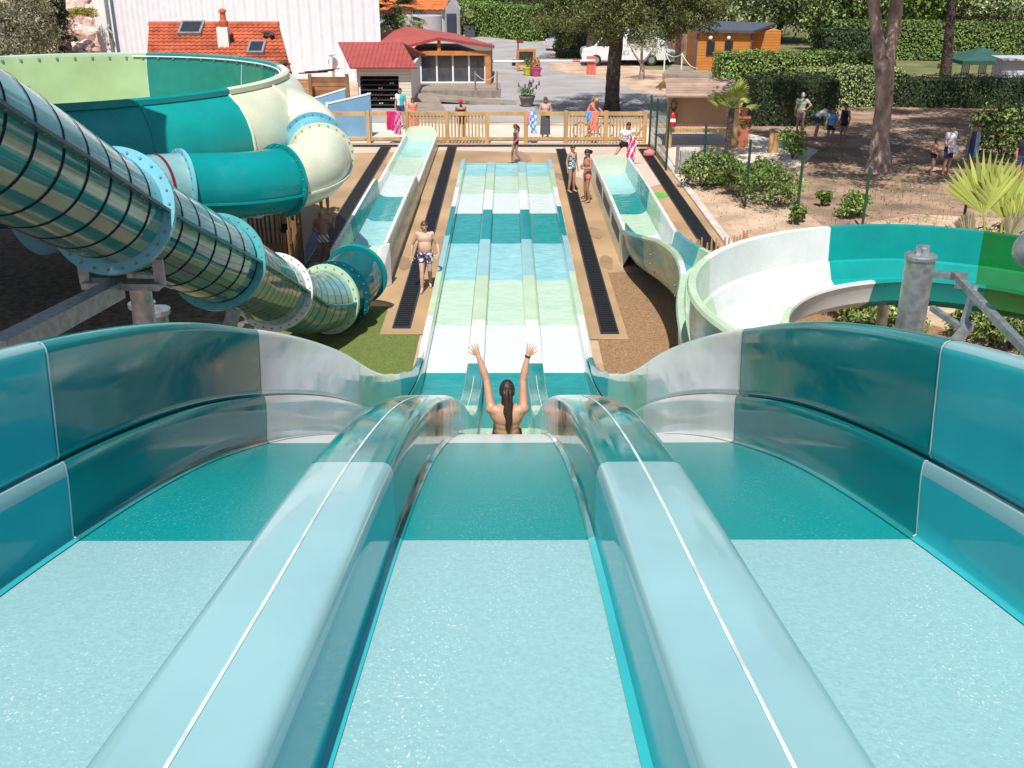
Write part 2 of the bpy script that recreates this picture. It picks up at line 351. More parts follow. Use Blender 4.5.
for s in (-1, 1):
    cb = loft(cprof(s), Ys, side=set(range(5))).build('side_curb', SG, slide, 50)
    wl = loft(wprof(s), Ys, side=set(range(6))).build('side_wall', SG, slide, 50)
    for (pr, par, off) in ((cprof, cb, .004), (wprof, wl, .004)):
        for Y in (3.65, 6.55, 10.2, 13.6):
            jm = MB()
            a = [Vector(spt(Y-.006, x-s*off*(1 if h > 0 else 0), h+.002)) for x, h in pr(s)(Y)][1:9]; b = [Vector(spt(Y+.006, x-s*off, h+.002)) for x, h in pr(s)(Y)][1:9]
            o = len(jm.v); jm.v += [tuple(v) for v in a+b]; n = len(a)
            for j in range(n-1): jm.f.append((o+j, o+j+1, o+n+j+1, o+n+j)); jm.m.append(0)
            jm.build('joint_line', caulk, par, 40)
# end lip at the far end of the run-out and steel legs under the drop
lip = MB()
for x0, x1 in ((-1.54,-.70),(-.697,.697),(.70,1.54)): lip.box(x0+XC, x1+XC, 36.4, 36.5, -.1, .24)
lip.build('end_lip', gLB, slide)
sk = MB()
for s in (-1, 1): sk.box(XC+s*1.53-.03, XC+s*1.53+.03, 17.2, 36.45, -.1, .2)
sk.build('side_skirt', gWH, slide)
for Y in (1.5, 6, 10.5):
    for s in (-1, 1): MB().tube([(s*1.3, Y, -.1), (s*1.3, Y, basez(Y)-.12)], .11, 12).build('leg', galv, slide, 40)
    MB().box(-1.75, 1.75, Y-.08, Y+.08, basez(Y)-.22, basez(Y)-.09).build('cross_beam', galv, slide)
gLB, gTE, gWH, gPG, gCR, gGR = (gel2(n, c) for n, c in (('light_blue',LBc),('teal',TEc),('white',WHc),('pale_green',PGc),('cream',CRc),('green',GRc)))
gT2 = gel2('turquoise', (.006,.27,.255)); gTQm = gel2('turquoise_panel', (.06,.33,.37))
# ------------------------------------------------------------------ shared pieces for the other slides
def flange(c, t, r, mt, parent, wd=.11, th=.07, nb=20, name='flange', bolts=True):
    c = Vector(c); t = Vector(t).normalized(); up = Vector((0,0,1)); a = t.cross(up).normalized(); b = a.cross(t)
    m = MB(); n = 48
    for off, rr in ((-th/2, r*.97), (-th/2, r+wd), (th/2, r+wd), (th/2, r*.97)):
        for j in range(n):
            q = 2*PI*j/n; m.v.append(tuple(c+t*off+(a*math.cos(q)+b*math.sin(q))*rr))
    for k in range(4):
        for j in range(n):
            m.f.append((k*n+j, k*n+(j+1)%n, ((k+1)%4)*n+(j+1)%n, ((k+1)%4)*n+j)); m.m.append(0)
    if bolts:
        for j in range(nb):
            q = 2*PI*(j+.5)/nb
            for s in (-1, 1):
                p = c+(a*math.cos(q)+b*math.sin(q))*(r+wd*.55); m.tube([p+t*s*(th/2-.01), p+t*s*(th/2+.015)], .016, 6, 1)
    return m.build(name, [mt, boltm], parent, 40)
def tangent(P, i): return (P[min(i+1, len(P)-1)]-P[max(i-1, 0)]).normalized()
def nearest(P, q): q = Vector(q); return min(range(len(P)), key=lambda i: (P[i]-q).length)
# ------------------------------------------------------------------ clear tube slide on the left
tubeT = thing('tube_slide', 'long see through striped tube slide with dark rings and bolted pale flanges', 'water slide', (-4, 14, 0))
KP = [Vector((-9.7,8.6,8.35)), Vector((-9.2,5.2,8.2)), Vector((-6.9,3.3,7.6)), D(-250,10,5.6), D(-120,88,7.2), D(0,150,9.0), D(112,211,11.5), D(217,262,14.8), D(274,292,18.3), D(308,303,19.8), D(338,294,21.0), D(357,274,21.9)]
TP = cr(KP, 10); TR = .60
def tr_(n, c, a=.94): return mat(n, c, rough=.06, var=.12, vscale=2., coat=.3, spec=.25, alpha=a)
clP = tr_('clear_pale_green', (.24,.37,.28)); clT = tr_('clear_teal', (.035,.26,.27)); clS = tr_('clear_sky', (.22,.52,.58), .96); clE = tr_('clear_deep_teal', (.003,.09,.11), .9); clL = tr_('clear_light', (.24,.48,.49), .85); clO=tr_('clear_olive',(.16,.33,.27)); clD=tr_('clear_dark_teal',(.01,.12,.11))
cuts = [0, nearest(TP, KP[6]), nearest(TP, KP[7]), nearest(TP, KP[8]), nearest(TP, KP[9])+6, len(TP)-1]
NS = 56
for k in range(5):
    seg = TP[cuts[k]:cuts[k+1]+1]
    def mf(i, j, k=k):
        if k == 4: return 3
        q = (j+.5)/NS     # 0..1 round the tube; b axis (q = .25) is up
        if .02 < q < .48: return 2 if k < 2 else (4 if (j//3) % 3 else 0)
        if k == 0: return 1 if (j//2) % 2 else 0
        if k == 1: return (5 if (j//2) % 2 else 6)
        return (5 if (j//3) % 2 else 0)
    MB().tube(seg, TR, NS, matfn=mf, caps=False, up=(0,0,1)).build('tube_section', [clP, clT, clS, clE, clL, clO, clD], tubeT, 60)
    rg = MB(); L = 0; last = 0; gap = .54 if k < 2 else .30
    if k < 4:
        for i in range(1, len(seg)):
            d = (seg[i]-seg[i-1]).length
            while L+d-last > gap:
                f = (last+gap-L)/d; p = seg[i-1].lerp(seg[i], f); t = (seg[i]-seg[i-1]).normalized(); last += gap
                rw_ = .022 if k < 2 else .008; rg.tube([p-t*rw_, p+t*rw_], TR+.006, 48, caps=False, up=(0,0,1))
            L += d
        rg.build('dark_rings', mat('ring_dark', (.010,.016,.04), .8, spec=.1), tubeT)
        for s in (-1, 1):     # bolted horizontal joint
            jb = MB()
            for i in range(len(seg)-1):
                t0, t1 = tangent(seg, i), tangent(seg, i+1); a0 = t0.cross(Vector((0,0,1))).normalized()*s; a1 = t1.cross(Vector((0,0,1))).normalized()*s
                jb.bar(seg[i]+a0*(TR+.04), seg[i+1]+a1*(TR+.04), .09, .035)
                if i % 2: 
                    p = seg[i]+a0*(TR+.05); jb.tube([p-Vector((0,0,.03)), p+Vector((0,0,.03))], .018, 6, 1)
            jb.build('joint_flange', [gTE if k else mat('joint_tint', (.03,.13,.14), .3), boltm], tubeT)
for i, mt, nb in ((cuts[1], gSB, 26), (cuts[2], mat('flange_teal', (.06,.33,.35), .2, coat=.3), 26), (cuts[3], gWH, 26), (cuts[4], gPG, 22), (cuts[4]+4, clE, 22)):
    flange(TP[min(i, len(TP)-1)], tangent(TP, min(i, len(TP)-1)), TR, mt, tubeT, .13 if i == cuts[1] else .11, .07, nb)
flange(TP[-1], tangent(TP, len(TP)-1), TR, gTE, tubeT, .07, .1, bolts=False, name='mouth_rim')
# steelwork under the tube
p2, p3, p4 = KP[6], KP[7], KP[8]
sd2 = tangent(TP, cuts[1]).cross(Vector((0,0,1))).normalized()
br = MB()
br.bar(p2-sd2*.45-Vector((0,0,.86)), p2+sd2*.45-Vector((0,0,.86)), .22, .08)
for s in (-1, 1): br.bar(p2+sd2*s*.44-Vector((0,0,.86)), p2+sd2*s*.44-Vector((0,0,.55)), .12, .05)
bo = br.build('cradle', steel2, tubeT)
MB().bar(p2-Vector((.1,0,.92)), D(-5,352,9.2), .22, .2).build('strut', steel2, tubeT)
for p, dx, dy, r in ((p2, .0, .5, .13), (p3, -1.25, .2, .16), (p3, -.95, -.1, .17), (p4, -.6, .1, .12)):
    x, y = p.x+dx, p.y+dy
    cm = MB().tube([(x, y, -.1), (x, y, p.z-.75)], r, 16); cm.tube([(x, y, p.z-.75), (x, y, p.z-.68)], r*1.25, 16)
    cm.build('support_post', galv, tubeT, 40)
MB().bar(p3+Vector((.15,.1,-.75)), Vector((p3.x-.5, p3.y-.6, .2)), .16, .14).build('strut', steel2, tubeT)
# left run-out trough (belongs to the tube slide)
def trough(parent, xc, segs, hw, wallfn, zfn, outer_mat, tag_=''):
    """segs: (y0, y1, floor material, wall material)"""
    for y0, y1, fm, wm in segs:
        ys = np.linspace(y0, y1, 7)
        fl = MB(); 
        for y in ys: fl.v += [(xc+t*hw, y, zfn(y)+.10*abs(t)**6) for t in np.linspace(-1, 1, 9)]
        for i in range(6):
            for j in range(8): fl.f.append((i*9+j, i*9+j+1, (i+1)*9+j+1, (i+1)*9+j)); fl.m.append(0)
        fl.build('trough_floor', fm, parent, 60)
        for s in (-1, 1):
            w = MB(); 
            for y in ys:
                h = wallfn(y, s); z = zfn(y)
                w.v += [(xc+s*(hw-.004), y, z+.09), (xc+s*(hw+.05), y, z+h-.03), (xc+s*(hw+.07), y, z+h), (xc+s*(hw+.15), y, z+h), (xc+s*(hw+.17), y, z+h-.05), (xc+s*(hw+.17), y, -.05)]
            for i in range(6):
                for j in range(5): w.f.append((i*6+j, i*6+j+1, (i+1)*6+j+1, (i+1)*6+j)); w.m.append(0 if j < 2 else 1 if j < 4 else 2)
            w.f += [tuple(range(6)), tuple(36+k for k in range(6))[::-1]]; w.m += [1, 1]
            w.build('trough_wall', [wm, gWH, outer_mat], parent, 50)
def lw(y, s): return lin(y, [22.8, 31.2, 31.9, 41.5], [.78, .70, .30, .26]) if s > 0 else lin(y, [22.8, 31.2, 31.9, 41.5], [.62, .60, .28, .26])
trough(tubeT, -3.45, [(23.0,25.6,pPG,gPG),(25.6,28.2,pLB,gTE),(28.2,31.3,pTE,gTE),(31.3,34.5,pWH,gWH),(34.5,37.8,pPG,gPG),(37.8,41.3,pLB,gLB)], .50, lw, lambda y: .2, gCR)
bk = MB(); pts = []
for q in np.linspace(0, PI, 15): pts.append((-3.45+.62*math.copysign(abs(math.cos(q))**.45, math.cos(q)), 41.3, .15+.62*math.sin(q)**.45))
bk.extr(pts, (0, .14, 0)); bk.build('trough_back', gCR, tubeT, 40)
nk = MB(); nk.extr([(-3.45+.67, 23.0, 0), (-3.45+.67, 23.0, .98), (-3.45+.5, 22.85, .95), (-3.45+.35, 22.6, .55), (-3.45+.40, 22.5, 0)], (.06, -.02, 0)); nk.build('trough_lip', gWH, tubeT)
# ------------------------------------------------------------------ big bowl slide on the left
bowl = thing('bowl_slide', 'huge round bowl slide in pale green, turquoise and cream with a bent exit tube', 'water slide', (-10.8, 25, 0))
BC = Vector((-10.8, 25, 0)); BR = 5.4; ZR = 4.5
def arc(a0, a1, prof, n, name, mt, parent, sm=50):
    m = MB(); k = len(prof); an = np.linspace(R(a0), R(a1), n+1)
    for a in an: m.v += [(BC.x+r*math.cos(a), BC.y+r*math.sin(a), z) for r, z in prof]
    for i in range(n):
        for j in range(k-1): m.f.append((i*k+j, i*k+j+1, (i+1)*k+j+1, (i+1)*k+j)); m.m.append(0)
    return m.build(name, mt, parent, sm)
inner = [(BR-.03, ZR-.06), (BR-.10, ZR-.5), (BR-.16, ZR-1.2), (BR-.3, ZR-1.7), (BR-.7, ZR-2.0), (BR-2, ZR-2.3), (.5, ZR-2.6)]
outerp = [(BR+.06, ZR-.10), (BR+.20, ZR-.17), (BR+.40, ZR-.34), (BR+.56, ZR-.58), (BR+.67, ZR-.88), (BR+.71, ZR-1.2), (BR+.68, ZR-1.5), (BR+.54, ZR-1.8), (BR+.28, ZR-2.08), (BR-.3, ZR-2.4), (BR-2, ZR-2.55), (.5, ZR-2.75)]
rimp = [(BR-.03, ZR-.06), (BR-.03, ZR), (BR+.10, ZR+.02), (BR+.16, ZR-.02), (BR+.16, ZR-.12), (BR+.06, ZR-.10)]
for a0, a1, mi_, mo_, mr_ in ((84,130,gMG,gPG,gPG),(130,180,gMG,gPG,gPG),(180,232,gMG,gT2,gTE),(232,274,gT2,gT2,gTE),(274,310,gT2,gT2,gTE),(310,332,gGR,gT2,gTE),(332,350,mat('bowl_green', (.008,.20,.15), .14, coat=.4),gCR,gCR),(350,384,mat('bowl_green',(0,0,0)),gCR,gCR),(384,408,mat('bowl_green',(0,0,0)),gCR,gT2),(408,444,mat('bowl_green',(0,0,0)),gT2,gT2)):
    pi_ = arc(a0, a1, inner, 10, 'inner_wall', mi_, bowl); arc(a0, a1, outerp, 10, 'outer_wall', mo_, bowl); arc(a0, a1, rimp, 10, 'rim', mr_, bowl, 30)
    for a in (a0,):   # raised joint line outside and in
        jm = MB(); jm.tube([(BC.x+(r+.01)*math.cos(R(a)), BC.y+(r+.01)*math.sin(R(a)), z) for r, z in outerp], .035, 6); jm.build('panel_joint', mo_, bowl, 60)
        jm = MB(); jm.tube([(BC.x+(r-.0)*math.cos(R(a)), BC.y+(r-.0)*math.sin(R(a)), z) for r, z in inner[:5]], .012, 5); jm.build('panel_joint', caulk, bowl, 60)
cl = MB()
for a in np.arange(15, 175, 5): 
    c = Vector((BC.x+(BR-.06)*math.cos(R(a)), BC.y+(BR-.06)*math.sin(R(a)), ZR-.10)); cl.box(-.03, .03, -.02, .02, -.04, .02, 0, Matrix.Translation(c))
cl.build('clips', boltm, bowl)
wr = MB()
wr.tube([(BC.x+(BR-.07)*math.cos(R(a)), BC.y+(BR-.07)*math.sin(R(a)), ZR-.07) for a in np.arange(10, 90, 3)], .02, 6); wr.build('rinse_pipe', white, bowl)
FP = cr([(-5.85,25.0,3.42), (-5.45,24.8,3.42), (-4.95,24.4,3.32), (-4.56,24.0,3.2), (-4.42,23.62,3.13)], 8)
MB().tube(FP, [float(x) for x in np.interp(np.linspace(0, 1, len(FP)), [0,.35,.65,.85,1], [.74,.88,.82,.70,.645])], 44, caps=False, up=(0,0,1)).build('exit_funnel', gCR, bowl, 70)
rd_ = MB(); an = np.arange(-14, 46, 3.0); pr_ = [Vector((BC.x+(BR+.68)*math.cos(R(a)), BC.y+(BR+.68)*math.sin(R(a)), ZR-.80)) for a in an]
pr_ = [Vector((-4.42,23.55,3.74)), Vector((-4.62,23.95,3.80))]+[p+Vector((0,0,.0)) for p in pr_[1:]]
for i in range(len(pr_)-1): rd_.bar(pr_[i], pr_[i+1], .17, .05)
for i in range(1, len(pr_)-1): rd_.tube([pr_[i], pr_[i]+Vector((0,0,.045))], .016, 6, 1)
rd_.build('seam_flange', [gCR, boltm], bowl, 40)
EP = cr([(-4.42,23.62,3.13), (-4.12,22.75,3.02), (-4.08,21.75,2.95), (-4.42,20.8,2.93), (-5.05,20.1,2.95), (-5.85,19.65,3.0), (-6.55,19.1,3.08), (-7.2,18.2,3.12), (-7.9,16.8,3.1)], 8)
for i0, i1, mt in ((0,8,gSB),(8,26,gCR),(26,44,gTE),(44,len(EP)-1,clL)):
    MB().tube(EP[i0:i1+1], .64, 40, caps=False, up=(0,0,1)).build('exit_tube', mt, bowl, 60)
    for s in (-1, 1):
        jb = MB()
        for i in range(i0, i1):
            a0 = tangent(EP, i).cross(Vector((0,0,1))).normalized()*s; a1 = tangent(EP, i+1).cross(Vector((0,0,1))).normalized()*s
            jb.bar(EP[i]+a0*.62-Vector((0,0,.22)), EP[i+1]+a1*.62-Vector((0,0,.22)), .08, .04)
        jb.build('joint_flange', mt if mt is not clL else gSB, bowl)
for i, mt in ((0,gSB),(8,gCR),(26,gTE),(44,gSB),(52,gSB)): flange(EP[i], tangent(EP, i), .64, mt, bowl, .09, .07, 22)
rg = MB(); p = EP[48]; t = tangent(EP, 48); rg.tube([p-t*.03, p+t*.03], .65, 40, caps=False, up=(0,0,1)); rg.build('red_ring', mat('ring_red', (.16,.01,.03), .3), bowl)
for x, y, zt in ((-5.3,19.95,2.35), (-10.8,25,2.0), (-13.6,22.0,2.1), (-8.2,22.2,2.2), (-8.2,28.0,2.2), (-13.5,28,2.1)):
    MB().tube([(x, y, -.1), (x, y, zt)], .13, 14).build('support_post', galv, bowl, 40)
cb = MB(); cb.bar((-5.75,20.0,2.40), (-4.85,19.9,2.40), .2, .1); cb.bar((-5.75,20,2.38), (-5.75,20,2.6), .08); cb.bar((-4.85,19.9,2.38), (-4.85,19.9,2.6), .08)
cb.bar((-5.3,19.9,2.3), (-7.2,19.3,1.1), .12, .12); cb.build('cradle', galv, bowl)
# ------------------------------------------------------------------ spiral flume on the right
spir = thing('spiral_slide', 'open spiral flume in cream, white, turquoise and green curling round a grey post', 'water slide', (6.5, 12.6, 0))
SC = Vector((6.58, 12.6, 0)); RC = 3.5
path = []
for th in np.arange(300, -181, -4.0):
    z = float(np.interp(th, [-180,-90,0,90,180,212,300], [1.1,1.35,1.65,1.97,2.06,2.1,2.7]))
    path.append(((SC.x+RC*math.cos(R(th)), SC.y+RC*math.sin(R(th)), z), th))
ex = cr([(3.08,12.6,1.1), (3.32,15,1.04), (3.68,17,.96), (3.84,19,.84), (3.76,21,.64), (3.52,23,.42), (3.46,24.6,.26)], 8)[1:]
SPth = [Vector(p) for p, _ in path]+ex; TH = [t for _, t in path]+[-181-i for i in range(len(ex))]
def chan_prof(ho, hi):
    return [(-.60,hi),(-.56,hi*.6),(-.48,.14),(-.30,.02),(-.08,0),(.20,.03),(.42,.16),(.52,.42),(.565,.45),(.59,.8),(.60,ho),(.70,ho+.01),(.72,ho-.04),(.665,ho-.12),(.655,.5),(.63,.28),(.50,.03),(.2,-.07),(-.1,-.09),(-.4,-.05),(-.6,.10),(-.66,hi-.1),(-.70,hi-.03),(-.69,hi+.01)]
def chan(i0, i1, mt, name='channel', ho=lambda i: 1.0, hi=lambda i: .46):
    m = MB(); n = None
    for i in range(i0, i1+1):
        t = tangent(SPth, i); l = Vector((0,0,1)).cross(t).normalized(); pr = chan_prof(ho(i), hi(i)); n = len(pr)
        m.v += [tuple(SPth[i]+l*a+Vector((0,0,b))) for a, b in pr]
    for i in range(i1-i0):
        for j in range(n): m.f.append((i*n+j, i*n+(j+1)%n, (i+1)*n+(j+1)%n, (i+1)*n+j)); m.m.append(0)
    m.f.append(tuple(range(n))); m.m.append(0); m.f.append(tuple((i1-i0)*n+k for k in range(n))[::-1]); m.m.append(0)
    return m.build(name, mt, spir, 35)
def idx(th): return min(range(len(TH)), key=lambda i: abs(TH[i]-th))
for a, b, mt in ((300,212,gTQm),(212,152,gPG),(152,107,gWH),(107,71,gT2),(71,20,mat('gelcoat_leaf_green',(.008,.16,.04),.14,coat=.6)),(20,-60,gT2),(-60,-130,gLB),(-130,-181,gLB)): chan(idx(a), idx(b), mt)
e0 = idx(-181); e1 = len(SPth)-1
ho2 = lambda i: lin(i, [e0, e0+14, e0+30, e1], [1.0, 1.12, 1.0, .62]); hi2 = lambda i: lin(i, [e0, e0+14, e1], [.46, .55, .60])
def chanx(i0, i1, mt): chan(i0, i1, mt, 'channel', ho2, hi2)
chanx(e0, e0+14, gPG); chanx(e0+14, e0+19, gWH); chanx(e0+19, e0+35, gPG); chanx(e0+35, e1, gTQm)
for i in (e0+14, e0+19, e0+32):
    t = tangent(SPth, i); l = Vector((0,0,1)).cross(t).normalized()
    for a, b in ((.67,.6),(.66,.4),(.55,.2),(.3,-.02)):
        p = SPth[i]+l*(a+.03)+Vector((0,0,b)); MB().tube([p, p+l*.03], .022, 6).build('bolt', boltm, spir)
def rw(y, s): return lin(y, [24.3, 30, 34.8], [.70, .68, .55])
trough(spir, 3.47, [(24.4,26.6,pWH,gWH),(26.6,29.0,pPG,gPG),(29.0,31.6,pTE,gTE),(31.6,34.7,pLB,gLB)], .50, rw, lambda y: .2, gCR)
bk = MB(); pts = []
for q in np.linspace(0, PI, 15): pts.append((3.47+.62*math.copysign(abs(math.cos(q))**.45, math.cos(q)), 34.7, .15+.68*math.sin(q)**.45))
bk.extr(pts, (0, .14, 0)); bk.build('trough_back', gCR, spir, 40)
sl = MB()
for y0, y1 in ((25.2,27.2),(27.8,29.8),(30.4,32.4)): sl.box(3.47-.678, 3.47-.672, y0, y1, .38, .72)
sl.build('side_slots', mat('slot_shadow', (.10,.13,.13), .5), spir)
# posts under the flume
for th in (270, 150, 95, 40, -20):
    i = idx(th); p = SPth[i]; MB().tube([(p.x, p.y, -.1), (p.x, p.y, p.z-.08)], .09, 12).build('support_post', galv, spir, 40)
pA = D(921,256,12.8); cx, cy, cz = pA
post = MB().lathe([(.178,-.1),(.178,cz-.03)], (cx,cy,0), 28); post.lathe([(.196,cz-.03),(.196,cz+.01),(.17,cz+.03)], (cx,cy,0), 28)
po = post.build('centre_post', galv, spir, 40)
MB().bar((cx-.07,cy,cz+.08), (cx+.09,cy,cz+.08), .03, .12).bar((cx+.02,cy-.05,cz+.06), (cx+.02,cy+.05,cz+.06), .05, .08).build('lifting_lug', galv, po)
a0 = Vector((cx+.15, cy-.05, cz-.22)); a1 = Vector((cx+.42, cy-.25, cz-.20)); a2 = D(1040,365,9.6)
arm = MB().bar(a0, a1, .07, .08); arm.bar(a1+Vector((-.06,.05,.03)), a2, .075, .085); arm.bar(a1+Vector((.02,0,-.14)), a1+Vector((.02,0,.06)), .12, .04); arm.build('arm', galv, spir)
b0 = D(932,308,12.6); b1 = D(962,328,12.0); b2 = D(943,356,11.4)
MB().bar(b0, b1, .065, .065).bar(b1+Vector((.08,0,.03)), b2, .10, .10).bar(D(975,285,11.9), b1, .05, .08).build('bracket', galv, spir)
pe = D(1032,250,10.5); pm = MB().tube([pe+Vector((.0,.0,0)), pe+Vector((.9,.1,.05))], .19, 20); pm.ell(pe, (.19,.19,.19), 18, 10).tube([pe+Vector((.85,.1,.05)), (pe.x+.85, pe.y+.1, -.1)], .15, 16)
tag(pm.build('steel_pipe', galv, None, 50), 'rounded grey steel pipe end poking in above the green flume', 'pipe')
# ------------------------------------------------------------------ ground sheets
def sheet(name, pts, z, m, label=None):
    b = MB().poly([(p[0], p[1], z) for p in pts]); o = b.build(name, m, None, 0, False)
    if o.data.polygons[0].normal.z < 0: o.data.flip_normals()
    return kind(o)
def rect(x0, x1, y0, y1): return [(x0,y0),(x1,y0),(x1,y1),(x0,y1)]
sheet('ground', rect(-900, 900, -60, 1500), -.030, soilm)
sheet('bark_mulch', [(-30,-20),(-1.9,-20),(-1.9,20.2),(-3.2,22.6),(-4.3,22.6),(-6.5,27),(-8,40),(-30,40)], -.024, mulchm)
sheet('dry_lawn', [(9,28),(12,30),(40,24),(60,60),(60,130),(14,62),(11,47),(9.5,42),(8.6,37)], -.024, drygrass)
sheet('asphalt_road', [G(*p)[:2] for p in ((330,122),(668,122),(672,98),(632,89),(608,79),(585,75),(548,69),(552,50),(540,40),(500,29),(462,21),(440,19),(436,60),(380,84))], -.020, asphalt)
sheet('concrete_path', [(-16,41.8),(6.2,41.8),(6.0,36),(7.5,34.5),(10.5,37),(12.2,40.5),(10.5,44),(6.6,46),(1.0,46.6),(-16,48.5)], -.016, concrete)
sheet('far_lawn', [(9,70),(60,60),(160,90),(160,260),(-40,260),(-20,125),(6,122)], -.022, mat('far_grass', (.08,.10,.03), .95, vscale=.5, c2=(.20,.19,.08), bump=.5, bscale=6., detail=8))
sheet('turf_patch', [(-5.4,15.5),(-1.8,15.5),(-1.8,21.6),(-4.0,21.6),(-5.0,20.5)], -.016, turfm)
sheet('gravel_bed', [(1.8,12),(9,12),(9,20),(5.9,23.6),(4.3,24.2),(1.8,25)], -.016, gravelm)
sheet('pool_deck', [(-9,23.2),(-4.5,23.2),(-4.2,21.4),(-2.62,21.4),(-2.62,19.6),(-1.7,19.6),(-1.7,37),(1.65,37),(1.65,19.3),(2.42,19.3),(2.42,23.9),(4.4,24.0),(5.75,24.4),(5.75,41.6),(-9,41.6)], -.008, deckm)
sheet('pale_deck', [(1.9,37.2),(1.9,35.8),(2.6,35.0),(4.2,35.6),(4.7,33.6),(5.2,34.2),(5.2,41.2),(2.3,41.2)], -.004, deckpale)
sheet('pale_deck', [(-9,40.0),(-6.5,39.6),(-2.5,40.4),(2.0,39.8),(2.2,41.2),(-9,41.3)], -.004, deckpale)
sheet('painted_mark', [G(725+4*math.cos(a)-70, 190+0*a)[:2] if 0 else (G(658,195).x+.32*math.cos(a), G(658,195).y+.42*math.sin(a)) for a in np.arange(0, 2*PI, .4)], 0.0, mat('green_paint', (.10,.42,.06), .7))
sheet('deck_shade_sheet', [G(*p)[:2] for p in ((306,245),(318,216),(350,234),(357,262),(350,290),(306,285))], -.004, deckshade)  # this sheet is shade on the deck, painted as a bluish colour
kb = MB()
kb.box(5.75, 5.98, 24.3, 41.4, -.1, .06); kind(kb.build('deck_kerb', kerbm, None, 0, True, .01))
# ------------------------------------------------------------------ drains
def drain(x0, x1, y0, y1, label, parent_group='drain channels in the deck'):
    t = thing('drain_channel', label, 'drain', ((x0+x1)/2, y0, 0), parent_group)
    f = MB(); w = .035
    lng = (y1-y0) > (x1-x0)
    for a in ((x0, x0+w, y0, y1), (x1-w, x1, y0, y1), (x0+w+.002, x1-w-.002, y0, y0+w), (x0+w+.002, x1-w-.002, y1-w, y1)): f.box(*a, -.06, .022)
    f.build('frame', darkm, t)
    g = MB(); g.box(x0+w, x1-w, y0+w, y1-w, -.06, -.002)
    n = int((y1-y0 if lng else x1-x0)/.14)
    for i in range(n):
        if lng: yy = y0+.06+i*.14; g.box(x0+w+.004, x1-w-.004, yy, yy+.07, -.002, .016)
        else: xx = x0+.06+i*.14; g.box(xx, xx+.07, y0+w+.004, y1-w-.004, -.002, .016)
    g.build('grate', black, t); return t
drain(-2.40, -2.02, 19.95, 41.0, 'black deck drain beside the left edge of the wide slide, under the walking boy')
drain(1.88, 2.26, 19.6, 40.6, 'black deck drain between the wide slide and the two chatting girls')
drain(-5.05, -4.62, 23.4, 41.0, 'black deck drain furthest left, passing the blue painted shade and tube slide')
drain(5.10, 5.52, 25.0, 40.6, 'dark deck drain at the right edge by the sand bank')
drain(-9, 5.6, 41.12, 41.5, 'long cross drain running along the foot of the wooden fence')
# ------------------------------------------------------------------ wooden fence behind the deck
FY = 41.95
fence = thing('wooden_fence', 'pale pine post and rail fence behind the pool deck, some bays with balusters', 'fence', (-2, FY, 0))
def fx(px, y=120): return AY(px, y, FY).x
pxs = [330, 368, 407, 447, 487, 526, 566, 606, 645]
for px in pxs:
    x = fx(px); w = .13 if px in (368,407) else .15
    MB().box(x-w/2-.01, x+w/2+.01, FY-.09, FY+.09, -.1, 1.28).build('post', woodL, fence, 0, True, .015)
for i in range(-3, len(pxs)-1):
    if i < 0: xa, xb = -13+(i+3)*2, -13+(i+4)*2-.1
    else: xa, xb = fx(pxs[i])+.09, fx(pxs[i+1])-.09
    MB().box(xa, xb, FY-.06, FY+.06, 1.10, 1.24).build('top_rail', woodL, fence)
    MB().box(xa, xb, FY-.045, FY+.045, .12, .24).build('bottom_rail', woodL, fence)
    if i in (2, 3, 6, 7):
        m = MB(); n = 10
        for k in range(n):
            x = xa+(xb-xa)*(k+.7)/(n+.4); m.box(x-.032, x+.032, FY-.03, FY+.03, .02, 1.098)
        m.build('balusters', woodL, fence)
for x in (-12.9, -10.95): MB().box(x-.07, x+.07, FY-.09, FY+.09, -.1, 1.28).build('post', woodL, fence)
def towel(name, px, py, w, h, mts, label, stripes_=None, y=FY, z=1.25):
    m = MB(); x0 = fx(px); n = 14
    for side in (-1, 1):
        o = len(m.v); rows = 7; L = h if side < 0 else h*.6
        for r in range(rows+1):
            for i in range(n+1):
                u = i/n; m.v.append((x0+(u-.5)*w*(1-.08*r/rows)+.02*math.sin(r), y+side*(.085+.05*math.sin(u*9+side+r*.3)*(r/rows)+.01*r/rows), z-L*r/rows+.02*math.sin(u*7)*(r/rows)))
        for r in range(rows):
            for i in range(n): m.f.append((o+r*(n+1)+i, o+r*(n+1)+i+1, o+(r+1)*(n+1)+i+1, o+(r+1)*(n+1)+i)); m.m.append(stripes_(i/n, r/rows) if stripes_ else 0)
    o = len(m.v)
    for i in range(n+1): m.v += [(x0+(i/n-.5)*w, y-.085, z), (x0+(i/n-.5)*w, y, z+.02), (x0+(i/n-.5)*w, y+.085, z)]
    for i in range(n):
        for k in range(2): m.f.append((o+i*3+k, o+i*3+k+1, o+i*3+3+k+1, o+i*3+3+k)); m.m.append(0)
    return tag(m.build(name, mts, None, 60, False), label, 'towel', 'towels hung on the fence')
def cl_(n, c): return mat('cloth_'+n, c, .9, .15, 8., bump=.2, bscale=30.)
cMag, cPink, cCoral, cBlue, cLil, cNavy = cl_('magenta',(.55,.015,.12)), cl_('pink',(.62,.16,.34)), cl_('coral',(.75,.22,.16)), cl_('blue',(.12,.33,.62)), cl_('lilac',(.48,.30,.50)), cl_('navy',(.03,.05,.12))
cTq, cRed, cWht, cBlk, cGry, cPurp = cl_('turquoise',(.05,.42,.48)), cl_('red',(.55,.02,.03)), cl_('white',(.75,.74,.76)), cl_('black',(.014,.014,.018)), cl_('grey',(.09,.09,.10)), cl_('purple',(.22,.10,.24))
towel('towel', 391, 115, .34, .72, [cMag], 'crimson towel hanging on the top rail, left of the pink patterned one')
